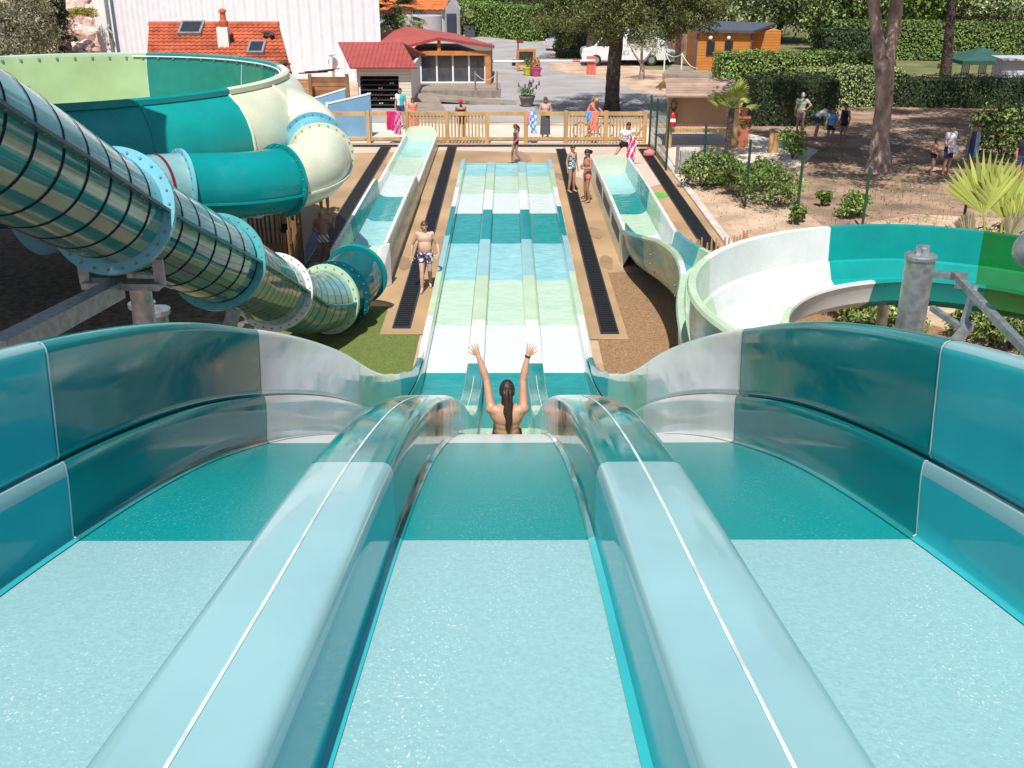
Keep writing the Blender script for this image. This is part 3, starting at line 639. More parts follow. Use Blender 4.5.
towel('towel', 397.5, 118, .30, .88, [cPink, cMag, cLil], 'pink and lilac patterned towel hanging next to the crimson one', lambda u, r: int(u*5+r*7) % 3)
towel('towel', 528.5, 115, .18, .5, [cLil, cCoral], 'lilac and orange towel on the rail by the fence post', lambda u, r: 1 if u < .3 else 0)
towel('towel', 533.5, 118, .26, .85, [cBlue, cWht], 'light blue patterned towel hanging beside the woman in the long skirt', lambda u, r: int(r*9+u*3) % 3 == 0)
towel('towel', 588.5, 117, .22, .34, [cBlue], 'small plain sky blue towel on the baluster bay rail')
towel('towel', 594, 118, .30, .75, [cCoral], 'coral orange towel hanging over the baluster bay')
# ------------------------------------------------------------------ green mesh fence to the right
meshf = thing('mesh_fence', 'dark green wire mesh fence with thin posts along the sand bank', 'fence', (8, 32, 0))
gpaint = mat('green_post', (.015,.06,.04), .5, .1)
pb = [(G(649,147),2.0),(G(655,155),2.1),(G(666,170),2.2),(G(702,186),2.0),(G(745,206),2.0),(G(796,223),2.0),(G(862,228),1.7),(G(960,240),1.6)]
for p, h in pb: MB().tube([(p.x,p.y,-.1),(p.x,p.y,h)], .04, 8).build('post', gpaint, meshf, 40)
for i in range(len(pb)-1):
    (a, ha), (b, hb) = pb[i], pb[i+1]; m = MB(); L = (b-a).length
    st = .10 if i < 2 else .24; r = .0035 if i < 2 else .0018
    for z in np.arange(.08, min(ha, hb)-.05, .22): m.bar(a+Vector((0,0,z)), b+Vector((0,0,z)), r*2, r*2)
    for k in range(1, int(L/st)): 
        p = a.lerp(b, k*st/L); m.bar(p+Vector((0,0,.05)), p+Vector((0,0,min(ha, hb)-.08)), r*1.6, r*1.6)
    m.build('mesh_panel', gpaint, meshf)
# ------------------------------------------------------------------ stick fences of chestnut paling
def paling(pts, h, label, n):
    m = thing('paling_fence', label, 'fence', (pts[0][0], pts[0][1], 0)); b = MB(); w = MB()
    for i in range(n):
        f = i/(n-1)*(len(pts)-1); k = min(int(f), len(pts)-2); a = Vector((*pts[k], 0)).lerp(Vector((*pts[k+1], 0)), f-k)
        hh = h*random.uniform(.88, 1.1); t = Vector((random.uniform(-.05,.05), random.uniform(-.05,.05), hh)); b.tube([a-Vector((0,0,.1)), a+t*.5, a+t], [.033, .03, .018], 6)
    b.build('stakes', woodL if h < 1 else woodB, m, 40)
    for z in (.25*h, .7*h): w.tube([(*p, z) for p in pts], .012, 5)
    w.build('wire', steel2, m)
paling([(4.15,23.7),(4.75,23.45),(5.6,23.7),(5.75,24.2)], .95, 'short pale chestnut stake fence at the bend of the right flume', 26)
paling([(-4.95,22.6),(-5.05,24.5),(-6.0,26.6),(-8.3,27.0)], 1.5, 'tall brown stake fence in the shade below the bowl slide', 60)
# wet patches left on the deck
wetm = mat('wet_deck', (.315,.205,.113), .3, .15, 1.5, spec=.4)
for px, py, r in ((607,262,.4),(596,232,.4),(612,215,.5),(444,240,.35),(404,262,.45),(640,205,.7),(380,160,.6),(520,156,.8),(560,176,.4)):
    c = G(px, py); q = [random.uniform(.55, 1.25) for _ in range(9)]; pts = []
    for k in range(36):
        f = k/4; i = int(f) % 9; w_ = q[i]*(1-f % 1)+q[(i+1) % 9]*(f % 1); pts.append((c.x+r*.55*w_*math.cos(k*PI/18), c.y+r*1.5*w_*math.sin(k*PI/18)))
    sheet('puddle', pts, -.0015, wetm)
# ------------------------------------------------------------------ buildings
def text(body, size, loc, rot, mt, parent, name='lettering', ext=.004, align='CENTER'):
    c = bpy.data.curves.new(name, 'FONT'); c.body = body; c.size = size; c.extrude = ext; c.align_x = align; c.align_y = 'CENTER'
    o = bpy.data.objects.new(name, c); o.location = loc; o.rotation_euler = rot; col.objects.link(o)
    bpy.context.view_layer.update(); me = bpy.data.meshes.new_from_object(o.evaluated_get(bpy.context.evaluated_depsgraph_get()))
    me.transform(o.matrix_world); bpy.data.objects.remove(o); bpy.data.curves.remove(c); me.materials.clear(); me.materials.append(mt)
    n = bpy.data.objects.new(name, me); return link(n, parent)
# white corrugated warehouse
wh = thing('warehouse', 'very large white corrugated metal warehouse filling the back left', 'warehouse', (-16, 63, 0))
wx0, wx1, wy = AY(112,20,63).x, AY(379,20,63).x, 63
corr = stripes('white_cladding', (.74,.74,.78), 0, .62, amp=.05, wave=True, rough=.5, var=.04)
wk = wx1*(wy+26)/wy; MB().prism([(wx0,wy),(wx1,wy),(wk,wy+26),(wx0,wy+26)], -.1, 9.5).build('wall', corr, wh)
MB().prism([(wx0-.35,wy-.35),(wx1+.35,wy-.35),(wk+.3,wy+26.3),(wx0-.35,wy+26.3)], 9.503, 9.75).build('roof', white, wh)
MB().box(wx0-1.15, wx0-.004, wy+.4, wy+26, -.1, 9.4).build('side_wall', white, wh)
MB().tube([(wx0-.32, wy+.28, -.1), (wx0-.32, wy+.28, 9.3)], .09, 10).build('downpipe', steel2, wh, 40)
MB().tube([(wx0-.32, wy+.25, 3.2), (wx0-.32, wy-.05, 3.0), (wx0-.05, wy-.12, 2.7)], .07, 8).build('pipe_elbow', steel2, wh, 40)
MB().box(wx1-.14, wx1+.05, wy-.08, wy-.003, -.1, 9.4).build('corner_trim', white, wh)
MB().box(wx0+.05, wx0+.22, wy-.06, wy-.003, .1, 6.0).build('dark_strip', mat('slate_strip',(.10,.12,.17),.4), wh)
MB().tube([AY(331,88,62.7)+Vector((0,0,0)), AY(331,54,62.7)], .1, 10).ell(AY(331,54,62.7), (.3,.18,.1)).build('wall_lamp', white, wh, 40)
# terracotta tiled house in front of it
th_ = thing('tiled_house', 'low house with an orange terracotta tile roof, chimney and two skylights', 'house', (-13, 48, 0))
e0, e1 = AY(146,72,46.2), AY(292,73,46.2); r0, r1 = AY(149,25.5,49.6), AY(279,25,49.6)
ze = e1.z; zr = r1.z
tile = mat('terracotta_tile', (.40,.085,.035), .85, .35, 1.3, detail=8)
def pantile(name, A, B, C, Dd, parent, period=.25, rows=13, h=.05, mt=tile, thick=.06):
    """corrugated tile slope A(eave left) B(eave right) C(ridge right) D(ridge left)"""
    A, B, C, Dd = map(Vector, (A, B, C, Dd)); n = (B-A).cross(Dd-A).normalized(); cols_ = int((B-A).length/period)*6; m = MB()
    for r in range(rows):
        o = len(m.v); v0 = r/rows; v1 = (r+1)/rows
        for i in range(cols_+1):
            u = i/cols_; w = h*abs(math.sin(PI*u*cols_/6))
            a = A.lerp(B, u); d = Dd.lerp(C, u); j = random.uniform(-.006,.006)
            m.v += [tuple(a.lerp(d, v0)+n*(w+.035+j)), tuple(a.lerp(d, v1)+n*(w+.005))]
        for i in range(cols_): m.f.append((o+2*i, o+2*i+2, o+2*i+3, o+2*i+1)); m.m.append(0)
    m.extr([A-n*.02, B-n*.02, C-n*.02, Dd-n*.02], -n*thick)
    return m.build(name, mt, parent, 50, False)
rf = pantile('roof', (e0.x,46.2,ze), (e1.x,46.2,ze), (r1.x,49.6,zr), (r0.x,49.6,zr), th_)
wb = MB(); wb.prism([(e0.x+.25,46.6),(e1.x-.5,46.6),(r1.x-.45,49.5),(r0.x+.25,49.5)], -.1, ze-.02)
wb.extr([(r0.x+.2,49.5,ze-.02),(r1.x-.4,49.5,ze-.02),(r1.x-.4,49.5,zr-.1),(r0.x+.2,49.5,zr-.1)], (0,.2,0)); wb.build('wall', offwhite, th_)
rd = MB(); rd.tube([(r0.x, 49.62, zr+.03), (r1.x, 49.62, zr+.03)], .13, 10); rd.build('ridge_tiles', tile, rf, 50)
def onroof(px, py): # point on the front slope seen at a pixel
    d = ray(px, py); n = Vector((0, -(zr-ze), 49.6-46.2)); p0 = Vector((0, 46.2, ze)); t = (p0-Vector((0,0,CAMH))).dot(n)/d.dot(n); return Vector((0,0,CAMH))+d*t
sk = math.atan2(zr-ze, 3.4)
def skylight(px, py, w, h):
    c = onroof(px, py); M = Matrix.Translation(c) @ Matrix.Rotation(sk, 4, 'X')
    f = MB(); 
    for a in ((-w/2-.1,w/2+.1,-h/2-.1,-h/2),(-w/2-.1,w/2+.1,h/2,h/2+.1),(-w/2-.1,-w/2,-h/2,h/2),(w/2,w/2+.1,-h/2,h/2)): f.box(*a, 0, .2, 0, M)
    f = f.build('skylight', steel2, rf); MB().box(-w/2, w/2, -h/2, h/2, .05, .15, 0, M).build('pane', glass, f)
skylight(192,30.5,.85,.85); skylight(257,50,.55,.75)
cc = onroof(225, 44); ch = MB().box(cc.x-.24, cc.x+.24, cc.y-.3, cc.y+.3, cc.z-.3, cc.z+.72); ch = ch.build('chimney', offwhite, rf)
MB().lathe([(.2,0),(.2,.25),(.14,.3),(.12,.6),(.17,.62),(.17,.7),(.05,.78)], (cc.x+.03, cc.y, cc.z+.72), 14).build('chimney_pot', tile, ch, 40)
v = onroof(231, 43); MB().tube([v, v+Vector((0,0,.35))], .14, 12).build('vent_pipe', black, rf, 40)
for px, py in ((271,38),(282,68)):
    v = onroof(px, py); m = MB()
    for k in range(6): m.box(-.16, .16, -.1, .1, 0, .07, 0, Matrix.Translation(v+Vector((random.uniform(-.25,.25), random.uniform(-.2,.2), .06+.03*k))) @ Matrix.Rotation(random.uniform(0,3), 4, 'Z'))
    tag(m.build('tile_scraps', mat('scrap',(.10,.075,.06),.8), None), 'loose dark scraps lying on the terracotta roof, %s' % ('high beside the skylight' if py < 50 else 'at its lower right corner'), 'scraps', 'scraps on the tiled roof')
# red-roofed shed with open shelving
sh = thing('red_roof_shed', 'cream boarded shed with a red metal roof and open black shelves', 'shed', (-6.3, 52, 0))
redm = stripes('red_roof_metal', (.37,.07,.058), 0, .22, amp=.03, wave=True, rough=.55, var=.12)
s0, s1, k0, k1 = AY(352,67.5,51.4), AY(417,66,51.4), AY(340,42,54.6), AY(400,42,54.6)
se, sr = s0.z, k0.z
def slab(A, B, C, Dd, th): 
    n = (Vector(B)-Vector(A)).cross(Vector(Dd)-Vector(A)).normalized(); return MB().extr([A, B, C, Dd], -n*th)
rs = slab((s0.x-.1,51.4,se), (s1.x,51.4,se), (k1.x+.1,54.6,sr), (k0.x-.1,54.6,sr), .07).build('roof', redm, sh)
slab((s1.x,57.8,se), (s0.x-.1,57.8,se), (k0.x-.1,54.62,sr), (k1.x+.1,54.62,sr), .07).build('roof', redm, sh)
board = stripes('cream_boards', (.62,.55,.43), 2, .16, amp=.012, dark=.8, var=.04)
X0, X1 = s0.x+.15, s1.x-.35; ox0, ox1 = AY(358,90,51.75).x, AY(399,90,51.75).x
w = MB(); w.box(X0, ox0, 51.8, 51.95, -.1, se-.05); w.box(ox1, X1, 51.8, 51.95, -.1, se-.05); w.box(ox0, ox1, 51.8, 51.95, 1.55, se-.05); w.build('front_wall', board, sh)
w = MB(); w.box(X0, X0+.12, 51.953, 57.4, -.1, se-.05); w.extr([(X0,51.96,se-.05),(X0,57.4,se-.05),(X0,54.6,sr-.12)], (.12,0,0)); w.box(X1-.12, X1, 51.953, 57.4, -.1, se-.05); w.build('side_wall', offwhite, sh)
w = MB(); w.box(ox0, ox1, 52.9, 53.0, -.1, 1.9); w.build('back_panel', black, sh)
w = MB(); 
for z in (.12,.36,.6,.84,1.08,1.32): w.box(ox0, ox1, 51.97, 52.5, z, z+.05)
w.build('shelves', mat('shelf_dark',(.05,.042,.04),.7), sh)
for r, z in enumerate((.17,.41,.65,.89,1.13)):
    for k in range(7):
        if random.random() < .75:
            x = ox0+.15+k*(ox1-ox0-.3)/6; m = MB(); m.ell((x, 52.12, z+.045), (.05,.13,.05), 8, 6); m.ell((x+.12, 52.12, z+.045), (.05,.13,.05), 8, 6)
            tag(m.build('pair_of_shoes', cBlk if (k+r) % 3 else (cWht if k % 2 else cGry), None, 60), 'pair of shoes left on the black shelves of the open shed', 'shoes', 'shoes on the shed shelves')
# gabled pavilion
pv = thing('pavilion', 'wooden pavilion with a low red gable roof and tall dark glazed front', 'pavilion', (-3.5, 60, 0))
PYv = 59.0; xl, xr = AY(402,45,PYv).x, AY(491,44,PYv).x; xm = AY(439,36,PYv).x
zl = AY(402,47,PYv).z; zm = AY(439,36.5,PYv).z; zrr = AY(491,44.5,PYv).z
for (xa, za, xb, zb) in ((xl-.4, zl-.02, xm, zm), (xm, zm, xr+.2, zrr)):
    n = Vector((-(zb-za), 0, xb-xa)).normalized(); 
    MB().extr([(xa,PYv-.5,za),(xb,PYv-.5,zb),(xb,PYv-.5,zb-.10),(xa,PYv-.5,za-.10)], (-2.5, 8.5, 0)).build('roof', mat('pavilion_red', (.37,.075,.06), .6, .12, 2.), pv)
MB().extr([(xl-.35,PYv-.53,zl-.03),(xm,PYv-.53,zm-.02),(xr+.18,PYv-.53,zrr-.03),(xr+.18,PYv-.53,zrr-.16),(xm,PYv-.53,zm-.16),(xl-.35,PYv-.53,zl-.16)], (0,.027,0)).build('fascia', redm, pv)
MB().box(xl+.1, xr, PYv-.3, PYv-.12, zl-.42, zl-.18).build('tie_beam', woodO, pv)
MB().box(xm-.09, xm+.09, PYv-.28, PYv-.12, zl-.178, zm-.12).build('king_post', woodO, pv)
MB().box(xr-.32, xr-.02, PYv-.28, PYv-.1, .3, zl-.423).build('corner_post', woodO, pv, 0, True, .02)
gx0, gx1 = AY(421,70,PYv+.2).x, xr-.34; gz0, gz1 = .36, zl-.43
gl = MB().box(gx0, gx1, PYv+.1, PYv+.16, gz0, gz1).build('glazing', mat('smoked_glass', (.055,.06,.075), .10, .15, spec=.8), pv)
fm = MB()
for k in range(5): 
    x = gx0+(gx1-gx0)*k/4; fm.box(x-.045, x+.045, PYv+.04, PYv+.1-.002, gz0, gz1)
fm.box(gx0+.05, gx1-.05, PYv+.045, PYv+.097, gz0, gz0+.09); fm.build('window_frame', white, gl)
MB().box(xl+.2, xr-.05, PYv+3, PYv+8.8, -.1, zl-.5).build('wall', mat('brown_wall', (.16,.13,.12), .8), pv)
MB().box(xl+.2, gx0-.003, PYv+.08, PYv+.2, .3, zl-.42).build('side_panel', mat('brown_wall', (.16,.13,.12), .8), pv)
# timber terrace and ramp in front of it
planks = stripes('deck_boards', (.30,.25,.20), 1, .15, amp=.01, dark=.6, var=.12)
dk = thing('timber_terrace', 'grey weathered timber terrace with a ramp before the pavilion', 'terrace', (-3, 56, 0))
d0, d1 = AY(413,92,57).x, AY(500,92,57).x
MB().box(d0, d1, 56.0, PYv+.6, .12, .34).build('deck_boards', planks, dk)
MB().box(d0-.02, d1+.02, 55.9, 55.997, -.1, .36).build('fascia_board', woodG, dk)
rp = MB(); A, B = AY(425,98,54.9), AY(516,107,54.2)
rp.extr([(A.x,53.6,.30),(B.x,53.2,.0),(B.x,54.6,.0),(A.x,55.3,.30)], (0,0,-.14)); rp.build('ramp', planks, dk)
rp = MB(); A, B = AY(413,100,53), AY(440,112,50)
rp.extr([(A.x-.3,54.8,.36),(A.x+1.0,54.8,.36),(B.x+.6,48.4,.02),(B.x-.9,48.4,.02)], (0,0,-.14)); rp.build('ramp', planks, dk)
bal = thing('rope_barrier', 'two grey posts with a drooping rope at the terrace corner', 'barrier', (d1-.3, 56.2, 0))
bx = [d1-1.3, d1-.15]
for x in bx: MB().tube([(x,56.2,.34),(x,56.2,1.3)], .045, 8).build('post', woodG, bal, 40)
MB().tube([(bx[0]+(bx[1]-bx[0])*t, 56.2, 1.2-.35*math.sin(PI*t)) for t in np.linspace(0,1,9)], .02, 6).build('rope', mat('rope',(.6,.55,.48),.9), bal, 40)
# orange-roofed white house far behind
oh = thing('white_house', 'small white house with a bright orange roof and blue shuttered door far behind', 'house', (-8, 97, 0))
Yh = 96.0; hx0, hx1, hx2 = AY(402,20,Yh).x, AY(443,20,Yh).x, AY(460,20,Yh+1).x
hz = AY(443,9.5,Yh).z
ot = mat('orange_tile', (.58,.15,.04), .85, .2, 2., detail=7)
MB().box(hx0-4, hx1, Yh, Yh+7, -.1, hz).build('wall', offwhite, oh)
MB().extr([(hx1+.002,Yh,-.1),(hx2,Yh+1.2,-.1),(hx2,Yh+1.2,hz-.1),((hx1+hx2)/2,Yh+.6,hz+.75),(hx1+.002,Yh,hz)], (0,5,0)).build('gable_wall', mat('grey_render',(.42,.40,.42),.85,.05), oh)
pantile('roof', (hx0-4.3,Yh-.4,hz-.05), (hx1+.1,Yh-.4,hz-.05), (hx2-.6,Yh+3.4,hz+1.5), (hx0-4.3,Yh+3.4,hz+1.5), oh, .5, 8, .06, ot)
MB().box(AY(428.5,25,Yh).x, AY(432.5,25,Yh).x, Yh-.05, Yh-.003, -.1, 1.9).build('door', mat('blue_shutter',(.08,.22,.42),.6), oh)
pn = MB().box(AY(434.5,25,Yh).x, AY(441,25,Yh).x, Yh-.07, Yh-.003, 1.0, 2.0); pn = pn.build('sign_panel', mat('cream_sign',(.72,.62,.45),.6), oh)
lw_ = MB()
for k in range(4): 
    z = 1.85-.2*k; x = AY(435,25,Yh).x; lw_.box(x+.02+.05*(k % 2), x+.58-.06*(k % 3), Yh-.085, Yh-.072, z-.06, z+.06 if k == 0 else z)
lw_.build('sign_lines', mat('orange_paint',(.75,.25,.03),.6), pn)
MB().extr([(hx1+.35,Yh+.2,-.1),(hx1+.35+.8,Yh+.2+.6,-.1),(hx1+1.15,Yh+.8,2.0),(hx1+.35,Yh+.2,2.0)], (-.03,-.05,0)).build('door', mat('dark_door',(.05,.06,.09),.5), oh)
MB().prism([(hx0+.3+2.0*math.cos(a)+1.4, Yh-2.2+1.6*math.sin(a)) for a in np.arange(0, 2*PI, .35)], -.1, 2.0).build('round_wall', mat('grey_render',(0,0,0)), oh, 40)
# planter pot by the house
pt = thing('tall_planter', 'tall dark square planter with a small shrub near the white house', 'planter', (G(470,36).x, G(470,36).y, 0)); c = G(470,37)
MB().extr([(c.x-.45,c.y-.45,-.1),(c.x+.45,c.y-.45,-.1),(c.x+.45,c.y+.45,-.1),(c.x-.45,c.y+.45,-.1)], (0,0,1.1)).build('pot', mat('slate_pot',(.06,.065,.075),.7), pt)
leaf_mesh('foliage', clump([(c.x,c.y,1.6)], 260, (.9,.9,.8)), .28, [lfBush], pt)
# plank fences and blue wall panels left of the shed
pf = thing('plank_fence', 'brown horizontal plank fence beside the red roofed shed', 'fence', (-11, 55, 0))
pl1 = stripes('brown_planks', (.27,.14,.065), 2, .22, amp=.02, dark=.5, var=.2); pl2 = stripes('orange_planks', (.46,.24,.10), 2, .17, amp=.02, dark=.5, var=.12)
f0, f1, f2 = AY(290,85,55).x, AY(312,85,55).x, AY(349,85,55).x
MB().box(f0-1, f1, 54.6, 54.7, -.1, AY(300,79,54.6).z).build('panel', pl2, pf); MB().box(f1+.003, f2, 55.0, 55.1, -.1, AY(330,77,55).z).build('panel', pl1, pf)
for x in (f1-.08, f2-.1): MB().box(x, x+.16, 54.45, 54.597, -.1, AY(349,73,55).z).build('post', woodB, pf)
for k, (px, py) in enumerate(((316,73),(322,71.5))):
    p = AY(px, py, 55.05); m = MB(); m.bar(p-Vector((.9,0,.02)), p+Vector((.6,.1,.05)), .08, .06); m.bar(p-Vector((.2,.1,-.04)), p+Vector((.9,.1,.14)), .07, .05)
    tag(m.build('loose_branch', barkD, None), 'thin brown branch lying on the plank fence, %s' % ('upper one' if k else 'lower one'), 'branch', 'branches on the plank fence')
bp_ = mat('blue_wall_paint', (.15,.30,.46), .8, .06)
for (pxa, ta, pxb, tb, Yb, lab) in ((328,103,370,93,43.6,'pale blue wall with a sloping top just behind the wooden fence'),(313,98,345,88,48.0,'pale blue sloping wall further back beside the brown plank fence')):
    a, b = AY(pxa,ta,Yb), AY(pxb,tb,Yb); t = thing('blue_wall', lab, 'wall', (a.x, Yb, 0), 'blue sloping walls')
    MB().extr([(a.x,Yb,-.1),(b.x,Yb,-.1),(b.x,Yb,b.z-.06),(a.x,Yb,a.z-.06)], (0,.16,0)).build('panel', bp_, t)
    MB().extr([(a.x-.02,Yb-.02,a.z-.057),(b.x+.02,Yb-.02,b.z-.057),(b.x+.02,Yb-.02,b.z),(a.x-.02,Yb-.02,a.z)], (0,.2,0)).build('coping', mat('blue_white',(.62,.70,.76),.7), t)
    MB().box(a.x-.10, a.x-.003, Yb-.05, Yb+.2, -.1, a.z+.02).build('end_post', mat('blue_white',(0,0,0)), t)
# orange timber chalet
cy_ = 66.0; c0, c1 = AY(696.5,60,cy_).x, AY(749,60,cy_).x; ct = AY(720,32.5,cy_).z
chl = thing('timber_chalet', 'small orange timber chalet with a flat slate roof and two narrow windows', 'chalet', (c0, cy_, 0))
ow = stripes('orange_boards', (.52,.20,.035), 2, .17, amp=.012, dark=.72, var=.07)
MB().box(c0, c1, cy_, cy_+4, -.1, ct).build('wall', ow, chl)
MB().box(c1+.08, c1+2.6, cy_+3, cy_+5.5, -.1, ct-.1).build('wing_wall', ow, chl)
slate = mat('slate_roof', (.075,.085,.11), .5, .12)
MB().extr([(c0-.25,cy_-.3,ct+.02),(c1+.1,cy_-.3,ct-.02),(c1+2.9,cy_+5.8,ct+.02),(c0+.2,cy_+5.8,ct+.25)], (0,0,.16)).build('roof', slate, chl)
MB().box(c1, c1+.078, cy_-.05, cy_+.1, -.1, ct).build('corner_trim', slate, chl); MB().box(c0-.08, c0-.003, cy_-.05, cy_+.1, -.1, ct).build('corner_trim', slate, chl)
for px in (710.3, 728.5):
    a, b = AY(px-3.6,41.5,cy_), AY(px+3.6,55.5,cy_); w = MB().box(a.x, b.x, cy_-.06, cy_-.003, b.z, a.z).build('window', darkm, chl)
    MB().box(a.x+.06, b.x-.06, cy_-.072, cy_-.063, b.z+.06, a.z-.06).build('pane', glass, w)
    MB().ell((a.x+.2, cy_-.12, a.z+.24), (.13,.1,.13), 12, 8).build('wall_lamp', white, chl, 50)
td = thing('chalet_deck', 'grey wooden deck in front of the orange chalet', 'deck', (G(680,78).x, G(680,78).y, 0))
q = [G(662,79), G(712,84), G(715,74), G(672,70)]
MB().extr([(p.x,p.y,.34) for p in q], (0,0,-.2)).build('boards', planks, td); MB().extr([(p.x,p.y,.13) for p in q], (0,0,-.26)).build('base', woodG, td)
rb = thing('rope_barrier', 'pale posts with slack white ropes beside the chalet deck', 'barrier', (G(664,72).x, G(664,72).y, 0))
rp_ = [G(664,71)+Vector((0,0,.2)), G(681,75)+Vector((0,0,.3)), AY(697,70,64)]
for p in rp_[:2]: MB().tube([(p.x,p.y,0),(p.x,p.y,p.z+1.0)], .05, 8).build('post', offwhite, rb, 40)
for a, b in ((0,1),(1,2)): 
    A, B = rp_[a]+Vector((0,0,.95)), rp_[b]+Vector((0,0,.95 if b < 2 else .1))
    MB().tube([A.lerp(B, t)-Vector((0,0,.22*math.sin(PI*t))) for t in np.linspace(0,1,8)], .022, 6).build('rope', offwhite, rb)
sl_ = G(669,62); tag(MB().bar(AY(664,50,70), AY(670,62,70), .12, .05).build('leaning_board', offwhite, None), 'white board leaning near the rope barrier by the parked cars', 'board')
# kiosk shelter
KYf = 40.3; kx0, kx1 = AY(667,97,KYf).x, AY(742,95,KYf).x
kk = thing('notice_shelter', 'wooden notice shelter with a pale shingle roof and a blank tan board', 'shelter', ((kx0+kx1)/2, 41, 0))
ke = AY(700,96,KYf).z; kr = AY(700,78,41.7).z
shing = stripes('shingles', (.36,.25,.19), 1, .21, amp=.02, dark=.62, var=.14)
slab((kx0-.05,KYf,ke), (kx1,KYf,ke-.02), (kx1-.05,41.75,kr), (kx0+.15,41.75,kr), .07).build('roof', shing, kk)
slab((kx1,43.2,ke), (kx0-.05,43.2,ke), (kx0+.15,41.76,kr), (kx1-.05,41.76,kr), .07).build('roof', shing, kk)
for px in (669.5, 735.5):
    x = AY(px,120,40.9).x; MB().box(x-.11, x+.11, 40.8, 41.0, -.1, ke+.02).build('post', woodL, kk)
bx0, bx1 = AY(669.5,120,40.9).x+.113, AY(735.5,120,40.9).x-.113
MB().box(bx0, bx1, 41.02, 41.1, AY(700,125,41).z, ke+.25).build('board', mat('tan_board', (.42,.25,.14), .75, .08, 1.5), kk)
MB().box(bx0, bx1, 40.84, 40.96, AY(700,132,41).z, AY(700,128,41).z).build('lower_rail', woodL, kk)
MB().box(bx0, bx1, 41.0, 41.12, AY(700,127.5,41).z, AY(700,125.5,41).z).build('board_edge', mat('pale_edge', (.62,.42,.34), .7), kk)
p = AY(731,111,41.0); MB().box(p.x-.2, p.x+.2, 40.995, 41.015, p.z-.2, p.z+.25).build('poster', mat('poster_blue', (.30,.38,.42), .6, .35, 14.), kk)
for s in (0, 1):
    x = kx0+.12 if not s else kx1-.2; MB().bar((x,40.4,ke-.06), (x,41.7,kr-.1), .08, .14).bar((x,43.1,ke-.06), (x,41.8,kr-.1), .08, .14).build('rafter', woodL, kk)
ex_ = thing('fire_extinguisher', 'small red fire extinguisher hung on the left post of the notice shelter', 'extinguisher', (AY(673,116,40.7).x, 40.7, 1))
p = AY(672.8,117,40.68); MB().lathe([(.06,-.36),(.10,-.34),(.10,.08),(.06,.16),(.03,.18),(.03,.24)], p, 14).build('cylinder', mat('red_paint',(.50,.015,.02),.35), ex_, 50)
MB().bar(p+Vector((-.06,0,.26)), p+Vector((.1,0,.27)), .04, .03).tube([p+Vector((.05,-.02,.25)), p+Vector((.16,-.04,.12)), p+Vector((.15,-.04,-.12))], .018, 6).build('valve', black, ex_)
MB().box(p.x-.101, p.x+.101, p.y-.106, p.y-.09, p.z-.18, p.z-.05).build('label', white, ex_)
hz_ = AY(674,105,40.75); hs = MB()
for k in range(3): hs.tube([(hz_.x+(.09+.02*k)*math.cos(a), 40.74-.03*k, hz_.z+(.14+.02*k)*math.sin(a)) for a in np.arange(0, 6.4, .4)], .02, 6)
tag(hs.build('coiled_hose', mat('hose',(.12,.08,.05),.6), None, 50), 'brown hose coiled above the fire extinguisher on the shelter post', 'hose')
p = G(742,147); bol = thing('terracotta_bollard', 'square terracotta coloured pillar beside the notice shelter and palm', 'pillar', (p.x, p.y, 0))
terr = mat('terracotta_paint', (.47,.16,.09), .7, .08)
MB().box(p.x-.22, p.x+.22, p.y, p.y+.44, -.1, 1.1).build('body', terr, bol, 0, True, .02); MB().box(p.x-.25, p.x+.25, p.y-.03, p.y+.47, 1.102, 1.17).build('cap', terr, bol)
p = AY(747,123,39.2); fl = MB()
for k in range(9): fl.ell(p+Vector((random.uniform(-.18,.18), random.uniform(-.12,.12), random.uniform(-.14,.14))), .045, 7, 5)
fp = thing('flower_pot', 'pot of red flowers standing on the terracotta pillar', 'flowers', p); fl.build('blossom', cRed, fp, 60); MB().lathe([(.1,0),(.16,.22),(.17,.24)], (G(742,147).x, G(742,147).y+.2, 1.172), 14).build('pot', terr, fp, 40)
leaf_mesh('foliage', clump([p-Vector((0.05,0,.05))], 90, (.28,.2,.2)), .1, [lfBush], fp)
p = G(773,152); wp = thing('wooden_post_bin', 'stubby weathered wooden post beside the bush and dark hedge', 'post', (p.x, p.y, 0))
MB().lathe([(.2,-.1),(.2,.75),(.17,.80)], p, 12).build('body', woodL, wp, 40); MB().lathe([(.23,.803),(.23,.86),(.18,.88)], p, 12).build('cap', woodG, wp, 40)
p = G(686,176); ub = thing('utility_box', 'small pale grey utility cabinet standing by the green mesh fence', 'cabinet', (p.x, p.y, 0))
MB().box(p.x-.22, p.x+.22, p.y, p.y+.3, -.1, .85).build('body', mat('box_grey',(.45,.43,.41),.6,.1), ub, 0, True, .02)
MB().box(p.x-.16, p.x+.16, p.y-.014, p.y-.002, .1, .72).build('door', mat('box_grey',(0,0,0)), ub); MB().box(p.x-.08, p.x+.02, p.y-.03, p.y-.016, .4, .52).build('meter', darkm, ub)
MB().box(p.x-.38, p.x-.28, p.y, p.y+.1, -.1, 1.0).build('post', woodG, ub)
